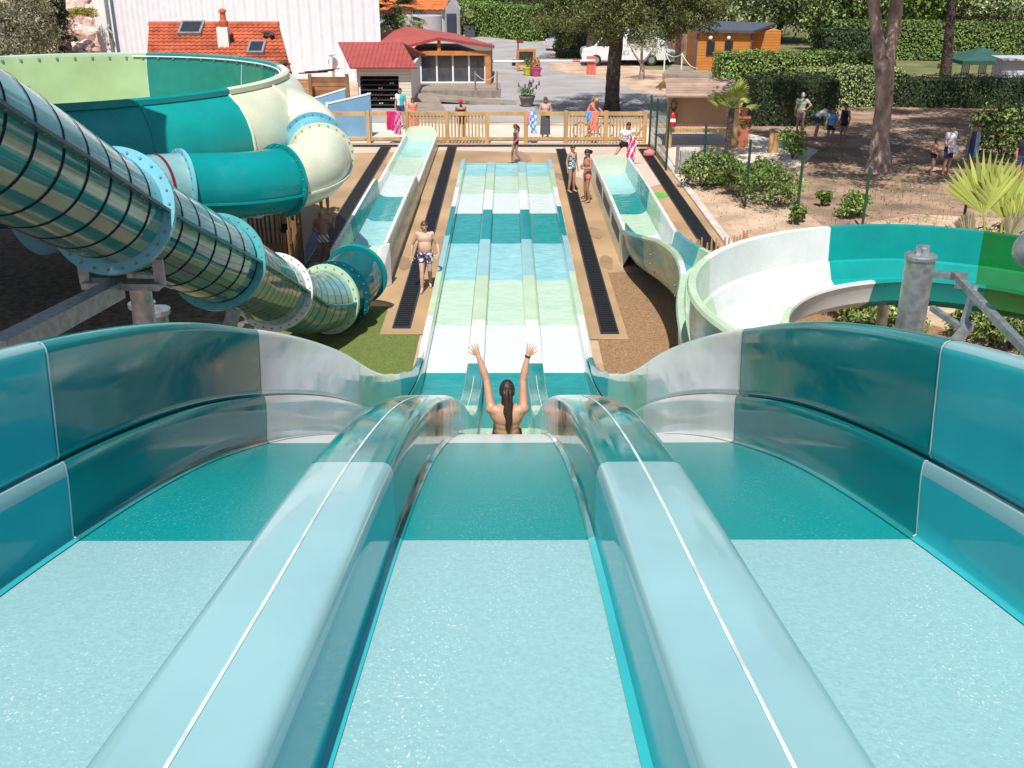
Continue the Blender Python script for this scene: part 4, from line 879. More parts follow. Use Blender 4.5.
# gazebo, white hut, sign on the right
p = G(985,84); gz = thing('gazebo', 'dark green fabric gazebo canopy on thin posts behind the hedge', 'gazebo', (p.x, p.y, 0))
gm = mat('green_canvas', (.02,.085,.07), .8, .15); cx_, cyy = p.x+.2, p.y+1.5; zE = AY(985,61,cyy-1.5).z; zA = AY(985,47,cyy).z
m = MB(); b = [(cx_-1.75,cyy-1.6,zE),(cx_+1.75,cyy-1.6,zE),(cx_+1.75,cyy+1.6,zE),(cx_-1.75,cyy+1.6,zE)]; t = [(cx_-.25,cyy-.25,zA-.12),(cx_+.25,cyy-.25,zA-.12),(cx_+.25,cyy+.25,zA-.12),(cx_-.25,cyy+.25,zA-.12)]
m.add(b+t+[(cx_,cyy,zA)], [(0,1,5,4),(1,2,6,5),(2,3,7,6),(3,0,4,7),(4,5,8),(5,6,8),(6,7,8),(7,4,8)])
m.build('canopy', gm, gz)
v = MB()
for (x0,y0),(x1,y1) in (((-1.75,-1.6),(1.75,-1.6)),((1.75,-1.6),(1.75,1.6)),((-1.75,1.6),(1.75,1.6)),((-1.75,-1.6),(-1.75,1.6))): v.bar((cx_+x0,cyy+y0,zE-.11), (cx_+x1,cyy+y1,zE-.11), .02, .2)
v.build('valance', gm, gz)
for sx in (-1.7, 1.7):
    for sy in (-1.55, 1.55): MB().tube([(cx_+sx,cyy+sy,-.1),(cx_+sx,cyy+sy,zE)], .05, 8).build('post', gm, gz, 40)
for k, dx in enumerate((-.9, .1, .9)):
    c = Vector((cx_+dx, cyy-.3, 0)); ch = thing('garden_chair', 'pale garden chair under the green gazebo, %s' % ('leftmost','middle one','rightmost, nearest the white hut')[k], 'chair', c, 'chairs under the gazebo')
    pw = mat('chair_pink', (.66,.48,.44), .6)
    MB().box(c.x-.22, c.x+.22, c.y-.22, c.y+.22, .42, .46).build('seat', pw, ch)
    bk = MB(); [bk.box(c.x-.2+.1*i, c.x-.14+.1*i, c.y+.2, c.y+.235, .463, .98) for i in range(5)]; bk.build('backrest', pw, ch)
    for sx in (-.19, .19):
        for sy in (-.19, .19): MB().box(c.x+sx-.02, c.x+sx+.02, c.y+sy-.02, c.y+sy+.02, 0, .418).build('leg', pw, ch)
h0 = AY(1004,60,57).x; hut = thing('white_hut', 'white boarded hut with a pale grey roof at the right edge', 'hut', (h0, 57, 0)); hz2 = AY(1003,58.5,57).z
MB().box(h0, h0+4, 57, 58, -.1, hz2-.1).build('wall', stripes('white_boards', (.62,.64,.68), 2, .14, amp=.015, dark=.7, var=.03), hut)
MB().extr([(h0-.2,56.7,hz2-.097),(h0+4.2,56.7,hz2-.097),(h0+4.2,58.2,hz2-.02),(h0-.2,58.2,hz2-.02)], (0,0,.08)).build('roof', mat('grey_roof',(.42,.45,.48),.6), hut)
a, b = AY(938,63.5,54.6), AY(949,68.5,54.6); ys = thing('yellow_sign', 'small yellow sign board above the hedge beside the dark trunk', 'sign', ((a.x+b.x)/2, 54.6, 0))
MB().box(a.x, b.x, 54.6, 54.64, b.z, a.z).build('board', mat('yellow_paint',(.68,.62,.02),.5), ys); MB().box((a.x+b.x)/2-.03, (a.x+b.x)/2+.03, 54.643, 54.7, -.1, a.z).build('post', woodG, ys)
MB().box(a.x+.12, b.x-.12, 54.59, 54.598, b.z+.09, b.z+.14).build('mark', mat('olive_mark',(.25,.25,.02),.6), ys)
# rock garden at the top left
rk = [mat('pink_rock', (.48,.30,.27), .9, .25, 5., bump=.6, bscale=6.), mat('cream_rock', (.60,.47,.40), .9, .2, 5., bump=.6, bscale=6.)]
def bankz(Y): return 1.2+(Y-57.9)*.506
for k in range(64):
    px = random.uniform(66, 92); Y = 58.1+7.6*random.random(); X = AY(px, 20, Y).x
    p = Vector((X, Y, bankz(Y))); sc_ = random.uniform(.2, .48); m = MB(); m.ell((0,0,0), (sc_*random.uniform(.8,1.3), sc_, sc_*.8), 9, 6)
    m.v = [tuple(Vector(v)*random.uniform(.8,1.15)+p) for v in m.v]
    tag(m.build('rock', rk[k % 2], None, 30), 'pinkish boulder in the steep rock garden left of the warehouse', 'rock', 'boulders of the rock garden')
b0_, b1_ = AY(58,50,57.9).x, AY(93,50,57.9).x; k_ = 66/57.9
bank = MB(); bank.add([(b0_,57.9,-.1),(b1_,57.9,-.1),(b1_,57.9,1.2),(b0_,57.9,1.2),(b0_*k_,66,-.1),(b1_*k_,66,-.1),(b1_*k_,66,5.3),(b0_*k_,66,5.3)], [(0,1,2,3),(3,2,6,7),(7,6,5,4),(0,3,7,4),(1,5,6,2),(0,4,5,1)]); kind(bank.build('rock_bank', mat('bank_soil', (.20,.13,.09), .95, .4, 3., bump=.8, bscale=4.), None))
# ------------------------------------------------------------------ vegetation
def hedge(x0, x1, y0, y1, h, label, light=.5, leaf=.13, dens=110, rot=0, m0=None, m1=None, pts=None):
    """clipped hedge: inner core and a skin of leaves; pts = (a, b) centre line with width y1"""
    if pts: a, b = Vector((*pts[0], 0)), Vector((*pts[1], 0)); w = y1
    else: a, b = Vector((x0, (y0+y1)/2, 0)), Vector((x1, (y0+y1)/2, 0)); w = y1-y0
    L = (b-a).length; t = (b-a).normalized(); nrm = Vector((t.y, -t.x, 0)); M = Matrix(((t.x, nrm.x, 0, a.x), (t.y, nrm.y, 0, a.y), (0,0,1,0), (0,0,0,1)))
    root = thing('hedge', label, 'hedge', (*((a+b)/2).xy, 0), 'clipped hedges')
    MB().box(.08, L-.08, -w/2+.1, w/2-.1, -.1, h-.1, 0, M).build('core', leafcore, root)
    dens *= 2.0; leaf *= .68; P = []; Nn = []
    def side(n, f, nv): 
        n = int(n)
        q = f(rng.uniform(size=n), rng.uniform(size=n)); P.append(np.stack(q, 1)); Nn.append(np.tile(nv, (n, 1)))
    side(L*h*dens, lambda u, v: (u*L, np.full_like(u, w/2), v*h), (0,1,0)); side(L*h*dens*.4, lambda u, v: (u*L, np.full_like(u, -w/2), v*h), (0,-1,0))
    side(L*w*dens, lambda u, v: (u*L, (v-.5)*w, np.full_like(u, h)), (0,0,1))
    for e in (0, L): side(w*h*dens, lambda u, v: (np.full_like(u, e), (u-.5)*w, v*h), (-1 if e == 0 else 1,0,0))
    P = np.concatenate(P); Nn = np.concatenate(Nn).astype(float)
    ph = np.sin(P[:, 0]*1.7+P[:, 2]*2)*.05+np.sin(P[:, 0]*4.3+P[:, 1]*3)*.03
    P += Nn*(ph[:, None]+rng.normal(0, .05, (len(P), 1))); 
    Mn = np.array(M); P = P @ Mn[:3, :3].T+Mn[:3, 3]; Nn = Nn @ Mn[:3, :3].T
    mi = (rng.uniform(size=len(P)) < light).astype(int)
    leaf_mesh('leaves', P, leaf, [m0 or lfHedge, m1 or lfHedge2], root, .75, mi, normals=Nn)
    return root
hedge(11.6, 20.5, 58, 60.5, 1.95, 'clipped hedge with a sunny bright green top in front of the orange chalet', .6, .2, 60)
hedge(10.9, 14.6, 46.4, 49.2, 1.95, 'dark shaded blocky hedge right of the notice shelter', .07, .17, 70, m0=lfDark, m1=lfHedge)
hedge(0, 0, 0, 1.6, 1.8, 'long pale leaved hedge running back from the dark block hedge', .55, .18, 60, pts=((14.5,52.6),(19.5,53.4)), m0=lfBush, m1=lfPale)
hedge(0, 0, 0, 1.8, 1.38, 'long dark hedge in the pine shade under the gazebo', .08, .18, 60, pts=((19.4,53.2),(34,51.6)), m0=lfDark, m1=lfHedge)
hedge(0, 0, 0, 2.2, 2.5, 'bright yellow green hedge far behind the green gazebo', .75, .25, 45, pts=((23.5,78),(48,72)), m1=leafm('hedge_sunny',(.13,.19,.04)))
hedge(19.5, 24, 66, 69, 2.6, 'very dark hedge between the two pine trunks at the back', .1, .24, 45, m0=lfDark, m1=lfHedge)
hedge(0, 0, 0, 3.2, 2.7, 'tall bright green hedge along the road beside the white house', .55, .26, 42, pts=((-8,108),(3.2,93)))
hedge(3.4, 6.6, 92.5, 96, 2.9, 'dark end block of the roadside hedge behind the silver car', .1, .26, 42, m0=lfDark, m1=lfDark)
hedge(3.6, 6.7, 77.5, 80, 1.75, 'low dark hedge in front of the silver car under the big pine', .12, .22, 45, m0=lfDark, m1=lfDark)
hedge(-6, 6, 118, 122, 2.8, 'dark clipped hedge far up the road at the top edge', .3, .3, 30, m0=lfDark, m1=lfHedge)
def trunk(parent, pts, radii, m, n=14, jit=.05, name='trunk'):
    P = cr(pts, 6); r = [float(x)*(1+random.uniform(-jit, jit)) for x in np.interp(np.linspace(0, 1, len(P)), np.linspace(0, 1, len(radii)), radii)]
    return MB().tube(P, r, n).build(name, m, parent, 60)
def crown(parent, centers, per, spread, size, mats, mix=(.5,), name='crown', aspect=.5, flat=0):
    P = clump(centers, per, spread); mi = np.digitize(rng.uniform(size=len(P)), np.cumsum(mix)); return leaf_mesh(name, P, size, mats, parent, aspect, mi, flat=flat)
def dome(c, r, n, rmin=.55, zmin=-.3):
    d = rng.normal(size=(n*3, 3)); d /= np.linalg.norm(d, axis=1)[:, None]; d = d[d[:, 2] > zmin][:n]
    return np.array(c)+d*rng.uniform(rmin, 1, (len(d), 1))*np.array(r)
# big pine by the road
b = G(612,113); t = thing('pine_tree', 'large pine with a thick dark trunk and broad dark crown behind the wooden fence', 'tree', b)
top = Vector((b.x+.1, b.y-.3, 5.2))
trunk(t, [(b.x,b.y,-.2),(b.x-.02,b.y,.4),(b.x+.0,b.y,2),(b.x+.1,b.y-.1,3.6),top], [.50,.37,.32,.30,.26], barkD)
for a, L, up in ((.2,2.8,.5),(1.5,2.6,1.2),(2.8,3.0,.6),(3.9,2.4,.9),(5.2,2.6,.7),(.9,1.4,2.4)):
    trunk(t, [(top.x,top.y,4.2+.1*up),(top.x+L*.5*math.cos(a),top.y+L*.5*math.sin(a),4.6+up*.6),(top.x+L*math.cos(a),top.y+L*math.sin(a),5.2+up)], [.16,.11,.05], barkD, 8, name='limb')
cc_ = np.concatenate([dome((b.x+.6,b.y-.3,6.0), (4.9,4.4,2.9), 170, .35, -.95), dome((b.x+2.9,b.y-.2,4.5), (2.3,2,1.2), 30, .3, -1), dome((b.x-2.2,b.y-.8,4.4), (1.9,1.6,1.1), 28, .3, -1), dome((b.x+.1,b.y-2.8,4.3),(2.6,1.0,.9),30,.3,-1)])
crown(t, cc_, 190, (.62,.62,.42), .16, [lfPine, lfPine2, lfDark], (.50,.28), aspect=.35)
# forked pine on the right
b = G(878,171); t = thing('pine_tree', 'tall forked pine with scaly pinkish bark in the shady picnic ground', 'tree', b)
def A2(px, py, dy=0): return AY(px, py, b.y+dy)
f = A2(885,58)
trunk(t, [b+Vector((0,0,-.3)), b+Vector((.02,0,.25)), A2(880,140), A2(884,100), f], [.60,.43,.31,.29,.33], bark, 18, .04)
trunk(t, [f+Vector((-.05,0,-.35)), A2(877,30), A2(873,-5), A2(872,-60), A2(866,-110)], [.25,.21,.19,.17,.12], bark, 14, name='limb')
trunk(t, [f+Vector((.05,0,-.35)), A2(893,30), A2(898,-5), A2(910,-60), A2(925,-110)], [.25,.23,.22,.19,.14], bark, 14, name='limb')
for px, py in ((884,118),(889,92)):
    q = A2(px, py); q.y -= .25; MB().ell(q, (.13,.07,.05), 9, 6).build('knot', bark, t, 60)
cc_ = dome((b.x-.6,b.y-.6,9.5), (6.4,7.4,1.9), 190, .2, -.7); crown(t, cc_, 190, (.75,.75,.45), .26, [lfPine, lfPine2], (.7,), aspect=.35)
def pine(bx, by, h, r, label, tr_=.3, lean=0, n=80, per=150):
    t = thing('pine_tree', label, 'tree', (bx, by, 0))
    trunk(t, [(bx,by,-.2),(bx+lean*.3,by,h*.3),(bx+lean*.7,by,h*.65),(bx+lean,by,h*.95)], [tr_*1.3,tr_,tr_*.85,tr_*.5], barkD)
    for a in np.arange(0, 6.2, 1.3): trunk(t, [(bx+lean*.8,by,h*.8),(bx+lean+r*.4*math.cos(a),by+r*.4*math.sin(a),h*.93),(bx+lean+r*.8*math.cos(a),by+r*.8*math.sin(a),h)], [.13,.1,.04], barkD, 8, name='limb')
    crown(t, dome((bx+lean,by,h+.6), (r,r,r*.4), n, .25, -.8), per, (.75,.75,.45), .24, [lfPine, lfPine2], (.7,), aspect=.35); return t
pine(AY(948,72,53.5).x, 53.5, 8.6, 5.2, 'slimmer pine with a pale lower trunk beside the yellow sign', .25, -.6, 120)
pine(21.6, 40.5, 9.8, 7.4, 'unseen pine added beyond the right edge to shade the picnic ground', .36, 0, 230)  # out of view, added for its shade on the ground
pine(29, 45, 9.6, 6.2, 'unseen pine added further right to shade the long dark hedge', .36, 0, 130)  # another unseen pine added to darken the hedge with its shadow
pine(AY(592,70,73).x, 73, 9.0, 4.6, 'second pine with a dark straight trunk beside the red barrier post', .38)
# olive tree and other small trees
b = G(641,79); t = thing('olive_tree', 'small pale leaved olive tree on bare ground before the white van', 'tree', b)
trunk(t, [b-Vector((0,0,.1)), b+Vector((.05,0,.5)), b+Vector((0,0,1.0))], [.2,.15,.12], bark)
for a in (0, 1.6, 3.1, 4.6): trunk(t, [b+Vector((0,0,.85)), b+Vector((.5*math.cos(a),.4*math.sin(a),1.5)), b+Vector((.9*math.cos(a),.8*math.sin(a),2.2))], [.08,.05,.02], bark, 8, name='limb')
crown(t, dome(b+Vector((0,0,2.0)), (1.45,1.2,1.0), 42, .3, -.6), 36, (.32,.32,.26), .14, [lfOlive, lfPale], (.6,), aspect=.35)
def tree(bx, by, h, r, label, mats, mix, leaf=.34, n=60, per=70, squash=1.0, trm=None, zc=.5):
    t = thing('tree', label, 'tree', (bx, by, 0), 'trees behind the park')
    trunk(t, [(bx,by,-.2),(bx+.1,by,h*.3),(bx-.05,by,h*.6)], [.32,.24,.14], trm or barkD, 10)
    for a in (0.3, 2.3, 4.3): trunk(t, [(bx,by,h*.4),(bx+r*.35*math.cos(a),by+r*.35*math.sin(a),h*.6),(bx+r*.7*math.cos(a),by+r*.7*math.sin(a),h*.75)], [.12,.09,.04], trm or barkD, 7, name='limb')
    crown(t, dome((bx,by,h*zc), (r,r,h*.5*squash), n, .4, -.85), per, (r*.26,r*.26,r*.22), leaf, mats, mix, aspect=.6); return t
GM = [lfBush, lfHedge, lfPale]; 
for k, (px, Y, h, r, lab, mats, mix) in enumerate((
    (668,96,6.5,4.0,'feathery yellow green tree beyond the reed fence, left of the chalet roof',[lfPale,lfBush,lfOlive],(.4,.4)),
    (705,104,8,4.6,'grey green tree behind the left end of the chalet roof',[lfOlive,lfBush,lfHedge],(.35,.4)),
    (742,100,8,4.4,'dense mid green tree right behind the chalet',[lfHedge,lfBush,lfPale],(.4,.4)),
    (780,92,7,4.2,'rounded silvery tree right of the chalet',[lfOlive,lfPale,lfBush],(.4,.3)),
    (815,90,8,4.4,'tall olive green tree left of the forked pine',[lfBush,lfHedge,lfOlive],(.4,.3)),
    (850,82,6.5,3.6,'leafy green tree just behind the forked pine trunk',[lfHedge,lfBush,lfPale],(.5,.3)),
    (912,86,8,4.4,'bright green tree between the two pine trunks',[lfHedge2,lfHedge,lfBush],(.35,.4)),
    (955,92,8,4.4,'deep green tree behind the slim pine trunk',[lfHedge,lfDark,lfBush],(.4,.3)),
    (995,86,7.5,4.2,'pale yellowish tree above the far hedge',[lfPale,lfOlive,lfBush],(.4,.3)),
    (1035,92,8,4.4,'broad green tree at the top right corner',[lfBush,lfHedge,lfPale],(.4,.4)),
    (760,125,9,5.5,'far tree showing above the chalet trees',GM,(.4,.3)),(860,125,10,6,'far tree filling the gap behind the forked pine',GM,(.4,.3)),(960,125,10,6,'far tree above the slim pine',GM,(.4,.3)),(660,130,9,5,'far tree behind the big pine crown',GM,(.4,.3)),(570,135,9,5,'far tree beyond the roadside hedge, left of the big pine',GM,(.4,.3)))):
    tree(AY(px,20,Y).x, Y, h, r, lab, mats, mix, .36 if Y < 110 else .5, 70, 75)
tree(AY(2,30,54).x, 54, 6.4, 2.9, 'dry greyish olive tree at the top left corner', [lfOlive, lfOlive2, lfOlive], (.45,.45), .15, 130, 150, trm=bark)
tree(AY(30,15,60).x, 60, 6.5, 2.0, 'twiggy grey tree next to the rock garden', [lfOlive2, lfOlive, lfBush], (.45,.4), .14, 80, 110, trm=bark)
tree(AY(62,25,57.5).x, 57.5, 7, .6, 'narrow dark cypress left of the rock garden', [lfDark, lfOlive2], (.7,), .2, 60, 50)
def shrub(p, r, h, label, mats, mix, leaf=.12, n=26, per=40, cat='shrub', group='shrubs', aspect=.6):
    t = thing('shrub', label, cat, p, group); st = MB()
    for k in range(5):
        a = random.uniform(0, 6.28); st.tube([Vector(p), Vector(p)+Vector((r*.5*math.cos(a), r*.5*math.sin(a), h*.7))], [.03,.015], 6)
    st.build('stems', barkD, t); crown(t, dome((p[0],p[1],p[2]+h*.5), (r,r,h*.5), n, .35, -.8), per, (r*.33,r*.33,h*.2), leaf, mats, mix, 'foliage', aspect); return t
shrub((AY(35,45,40).x,40,1.6), 1.3, 1.5, 'bright lime green bush above the pale rim of the bowl slide', [lfBright, lfHedge2], (.6,), .15, 50, 60)
for px, py, r, h, lab in ((703,186,.85,1.25,'leafy shrub by the second mesh fence post, below the palm'),(722,184,.75,1.1,'rounded shrub in front of the palm trunk'),(742,195,.8,1.15,'grey green shrub between the palm and the right fence posts'),(768,205,.95,1.3,'largest bright shrub at the right end of the fence planting'),(757,190,.7,1.0,'low shrub behind the fence planting near the wooden post'),(848,216,.55,.75,'small leafy shrub at the rim of the white flume section'),(797,222,.3,.6,'thin straggly shrub at the foot of a green fence post'),(822,205,.3,.5,'sparse weedy shrub on the bare ground by the flume')):
    shrub(G(px,py), r, h, lab, [lfBush, lfHedge2, lfHedge], (.4,.3), .13, int(30*r+8), 42)
shrub(G(792,158), .7, 1.1, 'leafy shrub by the stubby wooden post and bathers', [lfHedge2, lfBush], (.5,), .15, 22, 40)
shrub(G(1002,160), 1.5, 2.0, 'large dark shrub behind the person with the blue towel', [lfBush, lfDark, lfHedge2], (.4,.4), .17, 60, 50)
for px, py in ((862,322),(885,318),(905,322),(968,330),(990,338),(1010,342),(848,312)):
    p = G(px, py+6); shrub(p, .55, .7, 'low planting inside the loop of the right spiral flume', [lfBush, lfHedge2, lfPale], (.5,.3), .11, 22, 34, group='plants inside the spiral flume')
for k, px in enumerate((73,80,88)):
    p = Vector((AY(px, 18, 62.5).x, 62.5, bankz(62.5)+.3)); t = thing('yellow_plant', 'yellow green spiky plant among the pink boulders, %s' % ('leftmost','middle','rightmost')[k], 'plant', p, 'plants of the rock garden'); crown(t, dome(p, (.5,.4,.35), 10, .3, -.5), 30, (.3,.2,.2), .18, [lfYellow, lfBright], (.7,), 'foliage', .3)
# palms
def frond(m, a, el, L, base, w=.5, n=18, droop=.5, fan=True, mi=0):
    d = Vector((math.cos(a)*math.cos(el), math.sin(a)*math.cos(el), math.sin(el))); up = Vector((0,0,1)); s = d.cross(up).normalized(); nn = s.cross(d)
    stem = [base+d*(L*.5*t)-up*(droop*.25*t*t*L) for t in (0,.5,1)]; m.tube(stem, [.022,.018,.012], 5, 1)
    c = stem[-1]
    for k in range(n):
        q = (k/(n-1)-.5)*2.5; dd = (d*math.cos(q)+s*math.sin(q)).normalized(); ll = L*.55*(1-.25*abs(q)/1.25)
        p1 = c+dd*ll*.6+nn*.03-up*droop*.12*ll; p2 = c+dd*ll-up*droop*.5*ll; wv = dd.cross(nn).normalized()*(.030*L*.6)
        m.add([c, p1+wv, p2, p1-wv], [(0,1,2,3)], mi)
def palm(p, h, L, n, label, name='fan_palm', cat='palm', upb=.2):
    t = thing(name, label, cat, p); P = Vector(p)
    if h > .3: MB().tube([P-Vector((0,0,.1)), P+Vector((.02,0,h*.5)), P+Vector((.05,0,h))], [.10,.12,.11], 12).build('trunk', barkD, t, 60)
    for k in range(n):
        m = MB(); frond(m, k*2.399, upb+1.0*((k*7) % n)/n, L*random.uniform(.85,1.1), P+Vector((.05,0,h)), droop=random.uniform(.2,.6)); m.build('frond', [lfPalm, lfBush], t, 0, False)
    return t
palm(G(726,163), 1.9, 1.25, 19, 'young fan palm with a shaggy trunk in front of the notice shelter', upb=.38)
# upright palm fans at the right edge
b = G(985,246); t = thing('dwarf_palm', 'low bright yellow green fan palm behind the green part of the flume', 'palm', b)
for k, (px, py, tx, ty, w, mt) in enumerate(((985,228,980,150,.75,lfPalm),(1000,230,1012,160,.8,lfPalm),(1010,236,1030,190,.7,lfPalm),(1005,240,1020,212,.5,lfOlive),(975,240,962,215,.3,lfOlive))):
    A = AY(px, py+8, b.y-.1+.05*k); Bv = AY(tx, ty, b.y+.1-.08*k); d = (Bv-A); L = d.length; d.normalize(); s = d.cross(Vector((0,1,.2))).normalized(); m = MB(); n = 16; st = A+d*L*.25
    m.tube([A, st], .03, 6, 0)
    for i in range(n):
        q = (i/(n-1)-.5)*1.6*w/.75; dd = (d*math.cos(q)+s*math.sin(q)).normalized(); nn = dd.cross(Vector((0,1,0))).normalized()*.075; ll = L*.78*(1-.2*abs(q))
        z = Vector((0,(-1)**i*.02,0)); m.add([st, st+dd*ll*.6+nn+z, st+dd*ll+Vector((0,-.05*abs(q),0)), st+dd*ll*.6-nn-z], [(0,1,2,3)], 0)
    m.build('frond', mt, t, 0, False)
leaf_mesh('dead_leaves', clump([G(975,243)+Vector((0,0,.2)), G(1000,243)+Vector((0,0,.25)), G(950,240)+Vector((0,0,.15))], 120, (.8,.4,.25)), .3, [mat('straw',(.42,.33,.16),.9,.3), lfOlive], t, .15, rng.integers(0, 2, 360))
# palm cluster by the warehouse
b = AY(398,40,80); t = thing('bushy_palm', 'dark bushy palm with drooping fronds at the corner of the warehouse', 'palm', (b.x, b.y, 0))
trunk(t, [(b.x,80,-.1),(b.x,80,1.5),(b.x+.1,80,3.3)], [.35,.3,.28], barkD)
m = MB()
for k in range(46): frond(m, k*2.399, -.5+1.7*((k*7) % 46)/46, 2.3*random.uniform(.8,1.1), Vector((b.x,80,3.4)), droop=.9, n=14)
m.build('fronds', [lfDark, lfBush], t, 0, False)
crown(t, dome((b.x+.6,78.5,1.6), (2.2,1.2,1.3), 30, .3, -.9), 40, (.5,.4,.4), .3, [lfPale, lfBright, lfBush], (.4,.3), 'underplanting', .4)
# ground litter: thin dry grass tufts
def tufts(name, n, fn, size, mats, mix):
    P = np.array([fn() for _ in range(n)]); P[:, 2] = size*.25; mi = np.digitize(rng.uniform(size=n), np.cumsum(mix)); o = leaf_mesh(name, P, size, mats, None, .25, mi); kind(o, 'stuff'); return o
def rp_(x0, x1, y0, y1): return lambda: (random.uniform(x0, x1), random.uniform(y0, y1), 0)
tufts('dry_grass', 2600, rp_(9.5, 22, 26, 40), .14, [lfOlive, lfBush, mat('straw',(0,0,0))], (.3,.35))
tufts('leaf_litter', 900, rp_(6.1, 9.5, 22, 34), .09, [mat('straw',(0,0,0)), barkD, lfOlive], (.5,.3))
# ------------------------------------------------------------------ vehicles and small things
carw = mat('car_white', (.70,.71,.73), .25, .02, coat=.6); cars = mat('car_silver', (.45,.47,.52), .25, .03, coat=.6); tyre = mat('tyre', (.02,.02,.022), .8)
lamp_m = mat('headlight_glass', (.6,.62,.65), .1, coat=1.)
def wheel(parent, x, y, r, w=.2):
    m = MB().tube([(x, y-w/2, r), (x, y+w/2, r)], r, 20).build('wheel', tyre, parent, 40)
    MB().tube([(x, y-w/2-.012, r), (x, y+w/2+.012, r)], r*.58, 14).build('rim', galv, m, 40)
def vehicle(name, label, loc, rz, prof, width, wheels, windows, mt, r=.32, lamps=(), windscreen=None):
    t = thing(name, label, name.split('_')[-1], loc, 'parked vehicles', rz, local=True)
    m = MB(); n = len(prof); W = width/2
    cols_ = [(-W, .90), (-W*.93, .985), (-W*.8, 1.0), (0, 1.012), (W*.8, 1.0), (W*.93, .985), (W, .90)]
    zc = .55
    for y, s in cols_: m.v += [((x*(.96+.04*s)), y, zc+(z-zc)*s) for x, z in prof]
    for i in range(len(cols_)-1):
        for j in range(n): m.f.append((i*n+j, i*n+(j+1)%n, (i+1)*n+(j+1)%n, (i+1)*n+j)); m.m.append(0)
    m.f.append(tuple(range(n))); m.m.append(0); m.f.append(tuple((len(cols_)-1)*n+k for k in range(n))[::-1]); m.m.append(0)
    m.build('body', mt, t, 35)
    for x in wheels:
        for s in (-1, 1): wheel(t, x, s*(W-.09), r)
    for q in windows:
        for s in (-1, 1): MB().extr([(x, s*(W+.006), z) for x, z in q], (0, -s*.03, 0)).build('window', glass, t)
    for x, z in lamps:
        for s in (-1, 1): MB().ell((x, s*W*.72, z), (.08,.17,.10), 10, 6).build('headlight', lamp_m, t, 60)
    if windscreen: 
        (xa, za), (xb, zb) = windscreen; MB().extr([(xa,-W*.82,za),(xa,W*.82,za),(xb,W*.72,zb),(xb,-W*.72,zb)], (-.03,0,-.015)).build('windscreen', glass, t)
    return t
carprof = [(-2.05,.3),(2.05,.3),(2.1,.55),(2.0,.78),(1.15,.93),(.35,1.42),(-1.1,1.46),(-1.85,1.05),(-2.1,.95),(-2.12,.55)]
p = G(553,52); vehicle('parked_car', 'silver parked car nosing out from behind the low dark hedge', (p.x+1.6, p.y+2.0, 0), PI, carprof, 1.75, (-1.35,1.3), [[(.9,.95),(.3,1.36),(-.3,1.38),(-.3,.97)],[(-.38,.97),(-.38,1.38),(-1.05,1.4),(-1.6,1.02)]], cars, .32, [(2.03,.66)], ((1.2,.97),(.42,1.42)))
vanprof = [(-2.9,.35),(2.75,.35),(2.85,.7),(2.75,1.05),(2.0,1.25),(1.35,2.15),(1.0,2.35),(-2.8,2.42),(-2.95,2.2)]
p = G(622,66); vehicle('camper_van', 'long white camper van parked behind the olive tree and big pine', (p.x+.1, p.y+1.2, 0), PI, vanprof, 2.0, (-1.9,1.85), [[(1.85,1.25),(1.3,2.0),(.7,2.02),(.7,1.25)],[(-.2,1.4),(-.2,2.0),(-1.4,2.02),(-1.4,1.4)]], carw, .36, [(2.74,.9)], ((2.05,1.28),(1.4,2.14)))
p = G(655,63); vehicle('parked_car', 'white rounded parked car at the right end of the camper van', (p.x-.6, p.y+.6, 0), R(-25), carprof, 1.75, (-1.35,1.3), [[(.9,.95),(.3,1.36),(-.3,1.38),(-.3,.97)],[(-.38,.97),(-.38,1.38),(-1.05,1.4),(-1.6,1.02)]], carw, .32, [(2.03,.66)], ((1.2,.97),(.42,1.42)))
# reed fence behind the vehicles
rf_ = thing('reed_fence', 'reddish brown reed fence behind the parked white vehicles', 'fence', (11, 86, 0)); reed = stripes('reeds', (.30,.16,.11), 0, .13, amp=.03, dark=.55, var=.25)
a, b_ = AY(646,60,84), AY(700,60,82); MB().extr([(a.x,84,-.1),(b_.x,82,-.1),(b_.x,82,AY(700,33,82).z),(a.x,84,AY(646,36,84).z)], (0,.12,0)).build('panel', reed, rf_)
for k in range(4): q = a.lerp(b_, k/3); MB().tube([(q.x,q.y+.2,-.1),(q.x,q.y+.2,2.2)], .06, 8).build('post', barkD, rf_)
p = G(677,69); dt = thing('bare_tree', 'bare dark tree trunk by the chalet deck', 'tree', p); MB().tube([(p.x,p.y,-.1),(p.x,p.y,1.5),(p.x+.1,p.y,4.6)], [.22,.18,.15], 10).build('trunk', barkD, dt, 60); crown(dt, dome((p.x+.2,p.y,5.2), (1.2,1,.8), 22, .3, -.8), 60, (.5,.5,.3), .2, [lfPine, lfBush], (.6,), aspect=.4)
# road barrier
p = G(591,74); q = G(516,72); ba = thing('road_barrier', 'white and red road barrier pole resting on a coral red pillar', 'barrier', p)
cor = mat('coral_paint', (.62,.13,.10), .6, .08); zb = AY(590,60.5,p.y).z
MB().box(p.x-.27, p.x+.27, p.y-.25, p.y+.25, -.1, zb+.25).build('pillar', cor, ba, 0, True, .03)
P0 = Vector((AY(490,62,p.y).x, p.y-.32, zb-.03)); P1 = Vector((p.x+.2, p.y-.32, zb+.02)); n = 14
m = MB(); [m.tube([P0.lerp(P1, k/n), P0.lerp(P1, (k+1)/n)], .065, 8, 1 if k % 6 == 5 else 0) for k in range(n)]; m.build('pole', [white, cor], ba, 40)
MB().box(P0.x-.1, P0.x+.1, p.y-.45, p.y-.2, -.1, zb-.12).build('rest_post', darkm, ba)
